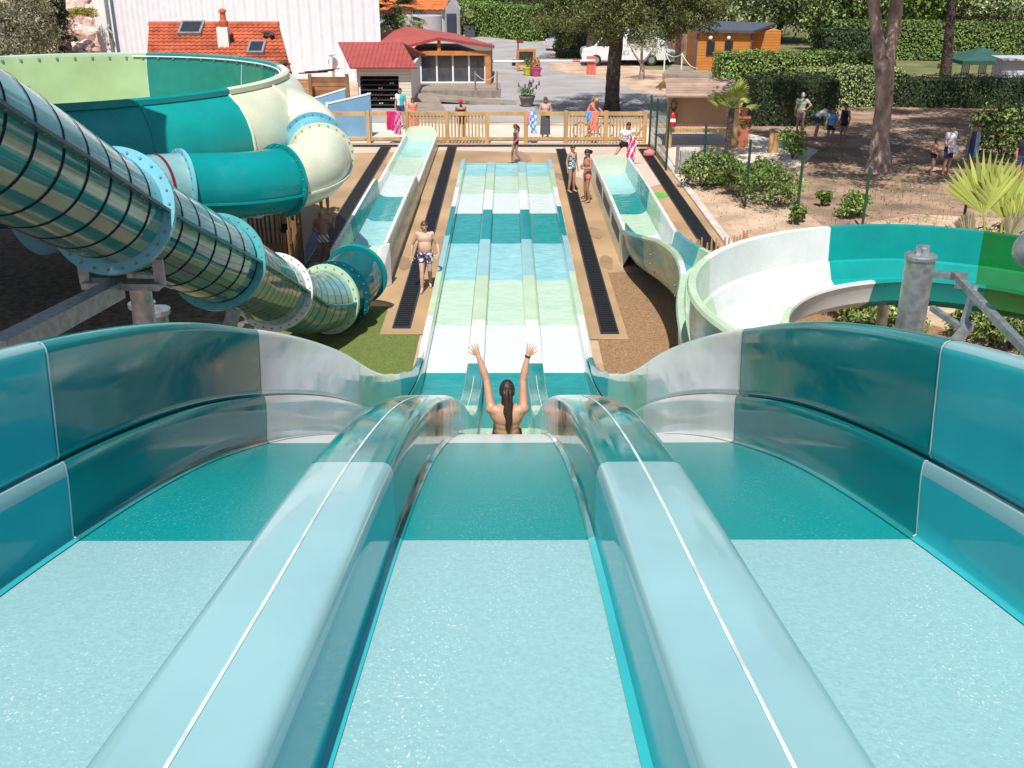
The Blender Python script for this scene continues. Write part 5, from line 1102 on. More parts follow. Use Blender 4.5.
# orange framed chalkboard
p = G(526,71); cbd = thing('chalkboard', 'orange framed chalkboard standing by the road with flower pots', 'board', p)
f = MB(); f.box(p.x-.62,p.x-.45,p.y-.06,p.y+.06,-.0,1.35).box(p.x+.45,p.x+.62,p.y-.06,p.y+.06,0,1.35).box(p.x-.447,p.x+.447,p.y-.05,p.y+.05,1.2,1.35).box(p.x-.447,p.x+.447,p.y-.05,p.y+.05,.35,.48); f.build('frame', woodO, cbd)
MB().box(p.x-.446,p.x+.446,p.y-.02,p.y+.02,.483,1.197).build('panel', darkm, cbd)
p = G(518,69); sg = thing('road_post', 'dark post with red and black plates left of the chalkboard', 'post', p)
MB().tube([(p.x,p.y,-.1),(p.x,p.y,1.9)], .04, 8).build('pole', darkm, sg); MB().box(p.x-.12,p.x+.12,p.y-.06,p.y-.042,.35,.8).build('plate', mat('dark_red',(.25,.03,.03),.6), sg); MB().box(p.x-.4,p.x-.15,p.y-.02,p.y+.02,.2,.6).build('plate', black, sg)
MB().box(p.x-.1,p.x+.35,p.y-.03,p.y-.012,1.62,1.82).build('plate', mat('dark_red',(0,0,0)), sg)
for px, py, c, lab, fc in ((528,75,(.62,.66,.02),'bright yellow flower pot in front of the chalkboard',lfBright),(536,76,(.62,.06,.22),'bright pink flower pot beside the yellow one',cCoral)):
    p = G(px, py); t = thing('flower_pot', lab, 'flower pot', p, 'flower pots by the chalkboard')
    MB().lathe([(.22,0),(.34,.42),(.37,.44),(.37,.5)], p, 16).build('pot', mat('pot_'+lab.split()[1], c, .5, .05), t, 40)
    crown(t, dome(p+Vector((0,0,.72)), (.4,.3,.3), 10, .3, -.4), 26, (.2,.2,.2), .14, [lfBush, fc], (.5,), 'foliage')
p = G(527,106); t = thing('flower_planter', 'round grey planter with spiky lavender beside the tree shadow', 'planter', p)
MB().lathe([(.26,0),(.38,.40),(.41,.42),(.41,.5),(.36,.5),(.34,.44)], p, 20).build('pot', mat('planter_grey',(.20,.17,.15),.8,.15), t, 40)
crown(t, dome(p+Vector((0,0,.66)), (.4,.32,.22), 14, .3, -.3), 34, (.2,.2,.2), .1, [lfBush, lfHedge2], (.5,), 'foliage', .3)
st = MB(); fl = MB()
for k in range(9):
    a = random.uniform(0, 6.28); r = random.uniform(.2, .6); e = p+Vector((r*math.cos(a), r*.6*math.sin(a), random.uniform(.9, 1.2))); st.tube([p+Vector((0,0,.6)), e], .012, 4); MB().ell(e, (.04,.04,.12), 6, 5).build('flower_spike', mat('lavender',(.16,.12,.20),.8), t)
st.build('stems', lfBush, t)
# bicycle parked behind the fence
bi = thing('bicycle', 'pale bicycle leaning behind the baluster bay of the fence', 'bicycle', (AY(590,140,43).x, 43, 0)); bx = AY(583,135,43).x; bl = mat('bike_frame', (.55,.55,.55), .4)
for dx in (-.1, .95):
    m = MB(); m.tube([(bx+dx+.32*math.cos(a), 43, .34+.32*math.sin(a)) for a in np.arange(0, 6.4, .3)], .022, 6); w = m.build('wheel', tyre, bi, 50)
    sp = MB(); [sp.tube([(bx+dx-.3*math.cos(a),43,.34-.3*math.sin(a)),(bx+dx+.3*math.cos(a),43,.34+.3*math.sin(a))], .005, 4) for a in np.arange(0, 3.1, .4)]; sp.build('spokes', galv, w)
m = MB(); F = {'b':(bx-.1,43,.34),'f':(bx+.95,43,.34),'c':(bx+.36,43,.32),'s':(bx+.24,43,.82),'h':(bx+.80,43,.86)}
for a, b in (('b','c'),('c','s'),('s','b'),('s','h'),('c','h'),('h','f')): m.tube([F[a], F[b]], .022, 6)
m.tube([F['h'],(bx+.78,43,1.0)], .018, 6).tube([(bx+.78,42.75,1.02),(bx+.78,43.25,1.02)], .016, 6); m.build('frame', bl, bi, 50)
MB().ell((bx+.22,43,.88), (.14,.07,.04), 10, 6).build('saddle', black, bi, 50)
# pink bundle by the fence corner
p = G(649,157); bg = thing('beach_bag', 'pink rounded beach bag lying on the drain by the mesh fence corner', 'bag', p, None); cor2 = cl_('salmon',(.62,.20,.20))
m = MB(); m.ell(p+Vector((0,0,.14)), (.22,.17,.15), 16, 10); m.v = [(x+.02*math.sin(z*40+x*9), y, z) for x, y, z in m.v]; m.build('body', cor2, bg, 60)
MB().tube([p+Vector((-.11,0,.26)), p+Vector((-.06,0,.34)), p+Vector((.06,0,.34)), p+Vector((.11,0,.26))], .018, 6).build('strap', cMag, bg, 60)
# ------------------------------------------------------------------ people
skinA = mat('skin_tan', (.46,.25,.165), .5, .06, 5.); skinB = mat('skin_fair', (.56,.34,.25), .5, .06, 5.); skinC = mat('skin_brown', (.36,.19,.12), .5, .06, 5.)
hairD = mat('hair_dark', (.028,.014,.009), .5, .4, 40., bump=.4, bscale=60.); hairB = mat('hair_brown', (.09,.045,.022), .5, .35, 40.); hairL = mat('hair_blond', (.42,.27,.12), .5, .3, 40.); hairG = mat('hair_grey', (.4,.38,.36), .6, .2, 40.)
eyem = mat('eye', (.02,.012,.01), .3); lipm = mat('lips', (.40,.13,.11), .5)
STAND = dict(pelvis=(0,0,.93), waist=(0,-.01,1.08), chest=(0,0,1.28), neck=(0,.015,1.44), head=(0,-.02,1.58))
for s, n in ((-1,'L'),(1,'R')):
    STAND.update({'sh'+n:(s*.175,.01,1.385),'el'+n:(s*.235,.03,1.11),'wr'+n:(s*.25,-.04,.865),'hand'+n:(s*.25,-.07,.69),'hip'+n:(s*.085,0,.90),'kn'+n:(s*.10,-.02,.49),'an'+n:(s*.105,.03,.08),'toe'+n:(s*.125,-.15,.02)})
def person(label, loc, face=0, H=1.68, pose={}, clothes=(), hair=None, hairfn=None, skin=skinA, wide=1., belly=0, voxel=.0125, extra=None, group=None, face_detail=True, tail=None, spread=.25, headdir=None):
    """face: heading in radians, 0 looks towards the camera (-Y)"""
    S = H/1.70; J = {k: Vector(v) for k, v in STAND.items()}
    for k, v in pose.items(): J[k] = Vector(v)
    t = thing('person', label, 'person', loc, group, face, local=True)
    m = MB()
    def cap(a, b, ra, rb, n=12):
        m.ell(a, ra, n, 8); m.ell(b, rb, n, 8); k = 5
        m.tube([a.lerp(b, i/k) for i in range(k+1)], [ra+(rb-ra)*i/k for i in range(k+1)], n)
    up = (J['neck']-J['pelvis']).normalized(); side = (J['shR']-J['shL']).normalized(); fr = side.cross(up).normalized()*-1
    fwd = side.cross(up).normalized()      # direction the chest faces
    if fwd.y > 0 and not pose.get('_any'): pass
    TM = Matrix((side, fwd, up)).transposed()
    hipS = (J['hipR']-J['hipL']).normalized()
    HM = Matrix((hipS, up.cross(hipS).normalized(), up)).transposed()
    m.ell(J['pelvis'], (.158*wide,.118*wide,.125), 18, 12, 0, HM); m.ell((J['pelvis']+J['waist'])/2, (.145*wide,.11*wide,.13), 18, 12, 0, TM); m.ell(J['waist'], (.132*wide,.103*wide,.13), 18, 12, 0, TM)
    if belly: m.ell(J['waist']+fwd*.035-Vector((0,0,.0)), (.142*wide,.105+belly,.19), 18, 12, 0, TM)
    m.ell((J['waist']+J['chest'])/2, (.142*wide,.108*wide,.13), 18, 12, 0, TM); m.ell(J['chest'], (.162*wide,.118*wide,.145), 18, 12, 0, TM)
    m.ell(J['neck']-up*.055, (.12*wide,.075,.055), 16, 10, 0, TM)
    hd = (J['head']-J['neck']).normalized(); cap(J['neck']-up*.03, J['neck'].lerp(J['head'], .55), .058, .052)
    hf = Vector(headdir).normalized() if headdir else fwd; hf = (hf-hd*hf.dot(hd)).normalized(); hs = hf.cross(hd).normalized(); HD = Matrix((hs, hf, hd)).transposed()
    m.ell(J['head']+hd*.015, (.076,.094,.112), 18, 14, 0, HD); m.ell(J['head']-hd*.045+hf*.022, (.058,.066,.075), 16, 10, 0, HD)
    m.ell(J['head']+hf*.098-hd*.012, (.013,.022,.026), 8, 6, 0, HD)
    for s in (-1, 1): m.ell(J['head']+hs*s*.078-hd*.01-hf*.005, (.012,.022,.033), 8, 6, 0, HD)
    for n, s in (('L',-1),('R',1)):
        sh, el, wr, ha = (J[q+n] for q in ('sh','el','wr','hand'))
        m.ell(sh, .060*min(wide,1.08), 14, 9); (cap(J['neck']-up*.05, sh+up*.0, .052, .050) if el.z < sh.z else None); cap(J['chest']+side*s*.10+up*.06, sh, .07, .058); (cap(J['chest']+side*s*.105-up*.06, sh+up*.02, .062, .055) if el.z > sh.z+.1 else None); cap(sh, el, .052*min(wide,1.2), .040); cap(el, el.lerp(wr, .35), .040, .042*min(wide,1.1)); cap(el.lerp(wr, .35), wr, .042*min(wide,1.1), .027)
        # hand: palm and five fingers
        d = (ha-wr).normalized(); pl = (el-sh).normalized(); w_ = d.cross(fwd if abs(d.dot(fwd)) < .9 else up).normalized()*s; nn = w_.cross(d)
        pc = wr+d*.05; m.ell(pc, (.040,.018,.055), 12, 8, 0, Matrix((w_, nn, d)).transposed())
        for k, (o, L) in enumerate(((-.030,.062),(-.010,.075),(.011,.080),(.031,.070))):
            b0 = wr+d*.085+w_*o; ang = o/.031*spread; d1 = (d*math.cos(ang)+w_*math.sin(ang)); b1 = b0+d1*L*.55; b2 = b1+(d1*.94+fwd*.22).normalized()*L*.45
            cap(b0-d*.02, b1, .0095, .0088, 8); cap(b1, b2, .0088, .0075, 8)
        for sg in (1,):
            b0 = wr+d*.035+w_*.030*sg; d1 = (d*.65+w_*.75*sg).normalized(); b1 = b0+d1*.045; cap(b0, b1, .012, .0105, 8); cap(b1, b1+(d*.85+w_*.4*sg).normalized()*.035, .0105, .0085, 8)
        hp, kn, an, to = (J[q+n] for q in ('hip','kn','an','toe'))
        m.ell(hp.lerp(kn, .08), .088*wide, 14, 9); cap(hp.lerp(kn, .05), kn, .084*wide, .054); cap(kn, kn.lerp(an, .3), .052, .056); cap(kn.lerp(an, .3), an, .056, .035)
        fd = (to-an); fd.z = 0 if abs((to-an).normalized().z) < .8 else fd.z; cap(an-(to-an).normalized()*.02-Vector((0,0,.025)), an.lerp(to, .55)-Vector((0,0,.012)), .038, .034); cap(an.lerp(to, .55)-Vector((0,0,.012)), to, .034, .022)
    tmp = m.build('tmp', skin, None); rm = tmp.modifiers.new('r', 'REMESH'); rm.mode = 'VOXEL'; rm.voxel_size = voxel; rm.use_smooth_shade = True
    sm = tmp.modifiers.new('s', 'SMOOTH'); sm.factor = .5; sm.iterations = 5 if voxel > .008 else 7
    me = bpy.data.meshes.new_from_object(tmp.evaluated_get(bpy.context.evaluated_depsgraph_get())); old = tmp.data; bpy.data.objects.remove(tmp); bpy.data.meshes.remove(old)
    me.name = 'body'; me.materials.clear(); me.materials.append(skin); nv = len(me.vertices)
    V = np.empty(nv*3); me.vertices.foreach_get('co', V); V = V.reshape(-1, 3); N = np.empty(nv*3); me.vertices.foreach_get('normal', N); N = N.reshape(-1, 3)
    polys = [tuple(p.vertices) for p in me.polygons]; ctr = np.array([V[list(p)].mean(0) for p in polys])
    bones = {'torso_low':('pelvis','waist',.15),'torso_up':('waist','neck',.14),'head':('neck','head',.07)}
    for n in 'LR': bones.update({'arm'+n:('sh'+n,'el'+n,.05),'fore'+n:('el'+n,'wr'+n,.035),'hnd'+n:('wr'+n,'hand'+n,.04),'thigh'+n:('hip'+n,'kn'+n,.08),'shin'+n:('kn'+n,'an'+n,.05),'foot'+n:('an'+n,'toe'+n,.04)})
    names = list(bones); dist = []; tt = []
    for b in names:
        a, e, r = bones[b]; A = np.array(J[a]); E = np.array(J[e]); d = E-A; u = ((ctr-A) @ d)/(d @ d+1e-9); uc = np.clip(u, 0, 1); q = A+uc[:, None]*d
        dist.append(np.linalg.norm(ctr-q, axis=1)/r); tt.append(u)
    dist = np.array(dist); tt = np.array(tt); near = dist.argmin(0); tn = tt[near, np.arange(len(ctr))]
    def shell(name, mt, mask, off, mi=None):
        fs = [polys[i] for i in np.nonzero(mask)[0]]
        if not fs: return None
        used = sorted({v for f in fs for v in f}); ix = {v: i for i, v in enumerate(used)}; nu = len(used)
        vo = (V[used]+N[used]*off)*S; vi = (V[used]+N[used]*.001)*S; ec = {}
        for f in fs:
            for k in range(len(f)):
                e = (f[k], f[(k+1) % len(f)]); kk = tuple(sorted(e)); ec[kk] = None if kk in ec else e
        F = [tuple(ix[v] for v in f) for f in fs]; F += [(ix[e[1]], ix[e[0]], ix[e[0]]+nu, ix[e[1]]+nu) for e in ec.values() if e]
        mm = bpy.data.meshes.new(name); mm.from_pydata(np.concatenate([vo, vi]).tolist(), [], F)
        for q in (mt if isinstance(mt, (list, tuple)) else [mt]): mm.materials.append(q)
        if mi is not None: mm.polygons.foreach_set('material_index', [int(mi(ctr[i])) for i in np.nonzero(mask)[0]]+[0]*(len(F)-len(fs)))
        mm.polygons.foreach_set('use_smooth', [True]*len(F)); mm.update(); return link(bpy.data.objects.new(name, mm), body)
    V0 = V.copy(); me.vertices.foreach_set('co', (V*S).ravel()); me.polygons.foreach_set('use_smooth', [True]*len(polys)); me.update()
    body = link(bpy.data.objects.new('body', me), t); body['local'] = 1
    for c in clothes:
        nm, mt, spec, off = c[:4]; mask = np.zeros(len(ctr), bool)
        for b, (a, e) in spec.items():
            for bb in ([b] if b in names else [b+'L', b+'R']): mask |= (near == names.index(bb)) & (tn >= a) & (tn <= e)
        shell(nm, mt, mask, off, c[4] if len(c) > 4 else None)
    rel = (ctr-np.array(J['head'])) @ np.array(HD)      # (side, front, up) of the head
    if hair:
        fn = hairfn or (lambda s, f, u: (u > .066) | ((f < .0) & (u > -.07)) | ((f < .045) & (u > .04)))
        ish = np.linalg.norm(rel*[1,.8,.75], axis=1) < .125
        shell('hair', hair, ish & fn(rel[:, 0], rel[:, 1], rel[:, 2]) & (np.abs(rel[:, 0]) < .079), .012)
    if tail:
        pts, rr, mt = tail; C0 = cr([Vector(p)*S for p in pts], 5); R0 = [float(x)*S for x in np.interp(np.linspace(0, 1, len(C0)), np.linspace(0, 1, len(rr)), rr)]; tm = MB()
        tm.tube(C0, [x*.62 for x in R0], 10)
        for k in range(11):      # locks wound loosely round the core
            ph = 2*PI*k/11+random.uniform(-.2,.2); tw = random.uniform(-1.6, 1.6); kk = random.uniform(.55, .85)
            tm.tube([c+Vector((math.cos(ph+tw*i/len(C0)), math.sin(ph+tw*i/len(C0))*.8, 0))*R0[i]*kk for i, c in enumerate(C0)], [x*.36+.0015 for x in R0], 7)
        tm.build('ponytail', mt, body, 60)
    if face_detail:
        e = MB()
        for s in (-1, 1): e.ell((J['head']+hf*.083+hs*s*.031+hd*.012)*S, (.012*S,.012*S,.008*S), 8, 6, 0, HD)
        e.build('eyes', eyem, body, 60); MB().ell((J['head']+hf*.086-hd*.055)*S, (.022*S,.008*S,.006*S), 8, 6, 0, HD).build('mouth', lipm, body, 60)
    if extra: extra(t, body, J, S, shell, near, tn, names, ctr)
    return t
TR1 = {'torso_low':(-9,.55),'thigh':(-9,.30)}        # trunks
def one_piece(off=.008): return {'torso_low':(-9,9),'torso_up':(-9,.72)}
SHORTS = {'torso_low':(-9,.45),'thigh':(-9,.55)}; TEE = {'torso_low':(.3,9),'torso_up':(-9,.97),'arm':(-9,.55)}
BRIEF = {'torso_low':(-9,.2),'thigh':(-9,.03)}; BRA = {'torso_up':(.33,.62)}
# -- the woman sliding with raised arms
Zs = basez(11.4)
PW = dict(pelvis=(0,.0,.10), waist=(0,.07,.25), chest=(0,.10,.42), neck=(0,.09,.57), head=(0,.06,.71),
  shR=(.185,.10,.51), elR=(.235,-.03,.815), wrR=(.325,-.09,1.075), handR=(.395,-.12,1.235), shL=(-.185,.10,.51), elL=(-.18,-.02,.81), wrL=(-.235,-.09,1.075), handL=(-.295,-.12,1.235),
  hipL=(-.09,-.02,.08), knL=(-.11,-.44,.10), anL=(-.10,-.86,-.02), toeL=(-.11,-.96,.08), hipR=(.09,-.02,.08), knR=(.11,-.44,.10), anR=(.10,-.86,-.02), toeR=(.11,-.96,.08))
suit = lambda c: 0
def bracelet(t, body, J, S, *a):
    w = J['wrL']*S; d = (J['handL']-J['wrL']).normalized(); MB().tube([w-d*.012, w+d*.012], .034*S, 16, caps=False).build('bracelet', cBlk, body, 60)
person('woman seen from behind sliding down the middle lane with both arms raised', (XC+.04, 11.4, Zs-.05), PI, 1.80, {**PW, '_any':1} if 0 else PW, [('swimsuit', cBlk, {'torso_low':(-9,.75)}, .009)], hairD, lambda s, f, u: (u > .04) | (f < .02), skinA, 1.08, 0, .0065, bracelet, None, False,
  ([(0,.05,.79),(.0,.155,.745),(-.012,.20,.63),(-.004,.215,.52),(-.02,.225,.42),(-.012,.215,.32),(-.022,.205,.24)], [.035,.055,.040,.046,.036,.030,.010], hairD), .42)
# -- boy walking along the drain
p = G(424,290); q = G(432,278)
PB = dict(pelvis=(0,-.02,.93), waist=(0,-.03,1.08), chest=(0,-.01,1.28), elL=(-.30,.05,1.12), wrL=(-.335,-.02,.88), handL=(-.335,-.05,.72), elR=(.30,.05,1.12), wrR=(.33,-.07,.90), handR=(.27,-.10,.80),
  knL=(-.09,-.16,.50), anL=(-.10,-.20,.09), toeL=(-.13,-.37,.02), knR=(.10,-.02,.49), anR=(.10,.24,.13), toeR=(.11,.10,.02))
person('bare chested boy in purple patterned swim shorts walking along the deck drain', (p.x+.05, p.y+.05, 0), R(4), 1.60, PB, [('swim_shorts', [cPurp, cWht, cNavy], {'torso_low':(-9,.35),'thigh':(-9,.50)}, .016, lambda c: (0, 1, 0, 2, 0, 1, 2)[int(abs(math.sin(int(c[0]*22+c[2]*9)*12.9+int(c[2]*19-c[0]*6)*78.2+int(c[1]*14)*3.1))*437.5) % 7])], hairB, None, skinB, 1.14, .015, .010)
# -- by the fence
p = G(545,139.5); 
def skirt(mt, z0, z1, r0, r1, name='skirt', ry=.75):
    def f(t, body, J, S, *a):
        m = MB(); n = 24; rows = 8; c0 = J['waist']; c1 = (J['anL']+J['anR'])/2
        for r in range(rows+1):
            z = (z0+(z1-z0)*r/rows); k = (c0.z-z)/(c0.z-c1.z+1e-6); c = c0.lerp(c1, max(0, min(1, k))); rr = r0+(r1-r0)*(r/rows)**.8
            for j in range(n): q = 2*PI*j/n; w = rr*(1+.05*math.sin(q*6)*r/rows); m.v.append((Vector((c.x+w*math.cos(q), c.y+w*ry*math.sin(q), z))*S)[:])
        for r in range(rows):
            for j in range(n): m.f.append((r*n+j, r*n+(j+1)%n, (r+1)*n+(j+1)%n, (r+1)*n+j)); m.m.append((0 if not isinstance(mt, (list,tuple)) else (r//2+j//4) % len(mt)))
        m.build(name, mt, body, 60, False)
    return f
ARMS_FRONT = dict(elL=(-.25,-.02,1.14), wrL=(-.10,-.20,1.16), handL=(.03,-.22,1.18), elR=(.25,-.02,1.14), wrR=(.12,-.22,1.12), handR=(-.02,-.24,1.12))
person('woman in a long charcoal skirt with folded arms standing behind the fence rail', (p.x, 42.75, 0), 0, 1.72, ARMS_FRONT, [('top', cl_('beige',(.50,.40,.33)), {'torso_low':(.5,9),'torso_up':(-9,.75)}, .01)], hairB, lambda s, f, u: (u > .045) | (f < .01), skinA, 1., extra=skirt(cGry, 1.10, .22, .17, .21))
p = G(593,140); person('blond person in an orange top bending over the bicycle behind the fence', (p.x-.1, 43.7, 0), R(60), 1.68, dict(chest=(0,-.12,1.24), neck=(0,-.22,1.36), head=(0,-.30,1.47), shL=(-.17,-.18,1.33), shR=(.17,-.18,1.33), elL=(-.2,-.35,1.14), wrL=(-.18,-.52,1.0), handL=(-.16,-.66,.95), elR=(.2,-.35,1.14), wrR=(.18,-.52,1.0), handR=(.16,-.66,.95)), [('top', cCoral, TEE, .014), ('shorts', cl_('tan',(.42,.30,.20)), SHORTS, .014)], hairL, lambda s, f, u: (u > .04) | (f < .02), skinA, tail=([(0,-.25,1.58),(0,-.13,1.52),(0,-.10,1.40)], [.05,.05,.02], hairL))
p = G(516,163.5); person('girl in a dark patterned swimsuit walking left beyond the end of the slide', (p.x, p.y, 0), R(-75), 1.42, dict(knL=(-.09,-.14,.5), anL=(-.1,-.16,.09), toeL=(-.1,-.33,.03), anR=(.1,.2,.12), toeR=(.1,.06,.02), wrR=(.2,-.16,.9), handR=(.17,-.25,.78)), [('swimsuit', [cNavy, cMag, cGry], {'torso_low':(-9,9),'torso_up':(-9,.7),'thigh':(-9,.1)}, .01, lambda c: int(c[2]*14) % 3)], hairB, lambda s, f, u: (u > .04) | (f < .01), skinC, .95, tail=([(0,.02,1.64),(0,.11,1.58),(0,.13,1.42),(0,.10,1.32)], [.05,.05,.04,.015], hairD))
p = G(573,192); person('girl in a grey print one piece swimsuit turned towards her friend', (p.x-.05, p.y, 0), R(40), 1.50, dict(anL=(-.12,.03,.08), anR=(.13,.02,.08)), [('swimsuit', [cGry, cWht, cTq], {'torso_low':(-9,9),'torso_up':(-9,.72),'thigh':(-9,.12)}, .01, lambda c: int(abs(math.sin(c[0]*40)+math.sin(c[2]*37))*1.4) % 3)], hairD, None, skinA, .92)
p = G(586,202); person('girl in pink shorts with folded arms beside the small right slide', (p.x+.02, p.y, 0), R(-65), 1.62, {**ARMS_FRONT, 'knR':(.1,-.05,.49)}, [('shorts', cCoral, {'torso_low':(-9,.35),'thigh':(-9,.28)}, .015), ('bikini_top', cCoral, BRA, .008)], hairD, lambda s, f, u: (u > .04) | (f < .01), skinC, .96, tail=([(0,.03,1.66),(0,.12,1.63),(0,.11,1.55)], [.05,.045,.03], hairD))
# woman striding with a towel
p = G(624,166); PWt = dict(pelvis=(0,.02,.82), waist=(.02,-.02,.98), chest=(.05,-.08,1.18), neck=(.07,-.10,1.33), head=(.09,-.13,1.47), shL=(-.11,-.08,1.27), shR=(.24,-.10,1.29), elL=(-.27,-.14,1.05), wrL=(-.12,-.30,.98), handL=(.0,-.36,.95), elR=(.40,-.16,1.14), wrR=(.52,-.22,1.32), handR=(.58,-.24,1.45), hipL=(-.09,.02,.80), hipR=(.10,.02,.80), knL=(-.32,-.06,.46), anL=(-.55,.02,.08), toeL=(-.68,-.08,.02), knR=(.26,-.12,.44), anR=(.34,.0,.08), toeR=(.42,-.15,.02))
def wrap(t, body, J, S, *a):
    m = MB(); n = 8; rows = 9
    for r in range(rows+1):
        for i in range(n+1):
            u = i/n; m.v.append((S*(.06+.30*u+.03*math.sin(r*.7)), S*(-.22-.05*math.sin(u*7+r*.4)-.01*r), S*(1.10-.78*r/rows+.04*math.sin(u*5))))
    for r in range(rows):
        for i in range(n): m.f.append((r*(n+1)+i, r*(n+1)+i+1, (r+1)*(n+1)+i+1, (r+1)*(n+1)+i)); m.m.append(1 if math.sin(i*1.7+r*1.3) > .45 else 0)
    m.build('towel', [cMag, cWht], body, 60, False)
person('woman in a white top striding across the deck with a bright pink towel', (p.x, p.y, 0), 0, 1.68, PWt, [('top', cWht, {'torso_low':(.6,9),'torso_up':(-9,.95),'arm':(-9,.35)}, .014), ('shorts', cBlk, {'torso_low':(-9,.6),'thigh':(-9,.3)}, .013)], hairD, lambda s, f, u: (u > .04) | (f < .01), skinA, extra=wrap)
p = G(461,141.5)
def capf(t, body, J, S, *a): MB().ell((J['head']+Vector((0,.0,.075)))*S, (.10*S,.115*S,.075*S), 14, 8).box(-.07*S, .07*S, (J['head'].y-.19)*S, (J['head'].y-.06)*S, (J['head'].z+.045)*S, (J['head'].z+.062)*S).build('cap', cRed, body, 60)
person('person in a red cap and dark swimwear behind the fence balusters', (p.x, 42.8, 0), 0, 1.60, dict(elL=(-.27,.06,1.12), wrL=(-.17,-.06,.96), handL=(-.10,-.1,.88)), [('swimwear', cBlk, {'torso_low':(-9,9),'torso_up':(-9,.6),'thigh':(-9,.5)}, .012)], hairD, None, skinC, 1.05, extra=capf)
p = G(405,128); person('person in a white and turquoise top by the open shelves', (p.x-.15, p.y, 0), R(-20), 1.70, {}, [('top', [cWht, cTq], TEE, .015, lambda c: 1 if c[0] > .0 else 0), ('shorts', cNavy, SHORTS, .015)], hairD, None, skinA)
p = G(413,132); person('girl in a long coral dress standing beside the turquoise topped person', (p.x+.05, p.y-.3, 0), R(10), 1.48, dict(elL=(-.24,.0,1.12), wrL=(-.16,-.18,1.02), handL=(-.1,-.24,.95)), [('dress_top', cCoral, {'torso_low':(-9,9),'torso_up':(-9,.85),'arm':(-9,.2)}, .014)], hairB, lambda s, f, u: (u > .04) | (f < .01), skinA, extra=skirt(cCoral, 1.10, .30, .16, .25))
# -- left side
p = G(325,214); person('bather half hidden behind the cream exit tube of the bowl slide', (p.x, p.y, 0), R(15), 1.66, dict(anL=(-.09,.06,.08)), [('swim_shorts', cBlk, TR1, .014)], hairD, None, skinA)
p = G(325,268); person('bather in printed shorts standing on the blue painted shade of the deck', (p.x, p.y, 0), 0, 1.45, dict(elR=(.32,-.02,1.22), wrR=(.36,-.12,1.40), handR=(.40,-.14,1.54), elL=(-.25,.0,1.13), wrL=(-.14,-.18,1.10), handL=(-.02,-.2,1.10)), [('swim_shorts', [cGry, cWht], TR1, .014, lambda c: int(abs(math.sin(c[0]*30+c[2]*20))*1.9))], hairL, None, skinC)
p = G(291,262); person('bather in black trunks standing in deep shade by the brown stakes', (p.x, p.y, 0), R(20), 1.70, {}, [('swim_shorts', cBlk, TR1, .014)], hairD, None, skinC)
# -- picnic ground on the right
p = G(799,134); person('adult in a pale khaki shirt waiting by the dark hedge', (p.x, p.y, 0), R(170), 1.70, dict(elL=(-.36,.08,1.22), wrL=(-.2,.14,1.05), handL=(-.14,.1,.95)), [('shirt', cl_('khaki',(.45,.46,.36)), TEE, .016), ('shorts', cl_('pale_pink',(.5,.36,.32)), SHORTS, .015)], hairG, None, skinA, 1.1)
p = G(818,139); person('bather in a pale shirt bending forward beside the blue shirted child', (p.x-.1, p.y, 0), R(60), 1.66, dict(pelvis=(0,.06,.9), waist=(0,-.06,1.02), chest=(0,-.24,1.12), neck=(0,-.38,1.17), head=(0,-.50,1.19), shL=(-.17,-.34,1.12), shR=(.17,-.34,1.12), elL=(-.2,-.40,.86), wrL=(-.17,-.48,.64), handL=(-.16,-.5,.48), elR=(.2,-.40,.86), wrR=(.17,-.48,.64), handR=(.16,-.5,.48)), [('shirt', cWht, {'torso_low':(.3,9),'torso_up':(-9,.95),'arm':(-9,.5)}, .016), ('shorts', cNavy, SHORTS, .015)], hairD, None, skinA, 1.05)
p = G(829,147); person('child in a light blue shirt standing with the group near the forked pine', (p.x, p.y, 0), R(-25), 1.50, dict(elR=(.27,-.04,1.12), wrR=(.2,-.2,1.0), handR=(.16,-.28,.92)), [('shirt', cBlue, TEE, .015), ('shorts', cBlk, {'torso_low':(-9,.4),'thigh':(-9,.35)}, .015)], hairD, None, skinC)
p = G(838,145); person('boy in a black sleeveless wetsuit beside the blue shirted child', (p.x+.15, p.y, 0), R(-60), 1.62, {}, [('wetsuit', cBlk, {'torso_low':(-9,9),'torso_up':(-9,.9),'thigh':(-9,.25)}, .012)], hairD, None, skinC)
p = G(931,174); person('small boy in black trunks striding beside the adult in white', (p.x, p.y, 0), R(35), 1.22, dict(knL=(-.12,-.12,.5), anL=(-.22,-.10,.08), toeL=(-.26,-.27,.02), anR=(.14,.18,.10), toeR=(.15,.03,.02), elL=(-.24,-.02,1.12), wrL=(-.14,-.16,1.05), handL=(-.05,-.2,1.0)), [('swim_trunks', cBlk, TR1, .014)], hairD, None, skinC)
def carry(t, body, J, S, *a):
    m = MB(); n = 10; rows = 5
    for r in range(rows+1):
        for i in range(n+1): u = i/n; m.v.append((S*(-.24+.5*u), S*(-.17-.05*math.sin(u*PI)-.015*math.sin(r*2+u*6)), S*(1.02-.26*r/rows+.05*math.sin(u*4))))
    for r in range(rows):
        for i in range(n): m.f.append((r*(n+1)+i, r*(n+1)+i+1, (r+1)*(n+1)+i+1, (r+1)*(n+1)+i)); m.m.append(0)
    m.build('towel', cl_('pale_blue',(.52,.55,.66)), body, 60, False)
p = G(945,175); person('adult in a white T-shirt and dark shorts holding a pale towel', (p.x, p.y, 0), R(25), 1.72, dict(elL=(-.25,-.02,1.12), wrL=(-.2,-.18,.98), handL=(-.15,-.24,.9)), [('tee_shirt', cl_('dull_white',(.60,.60,.66)), TEE, .017), ('shorts', cNavy, {'torso_low':(-9,.5),'thigh':(-9,.75)}, .016)], hairD, None, skinC, 1.08, extra=carry)
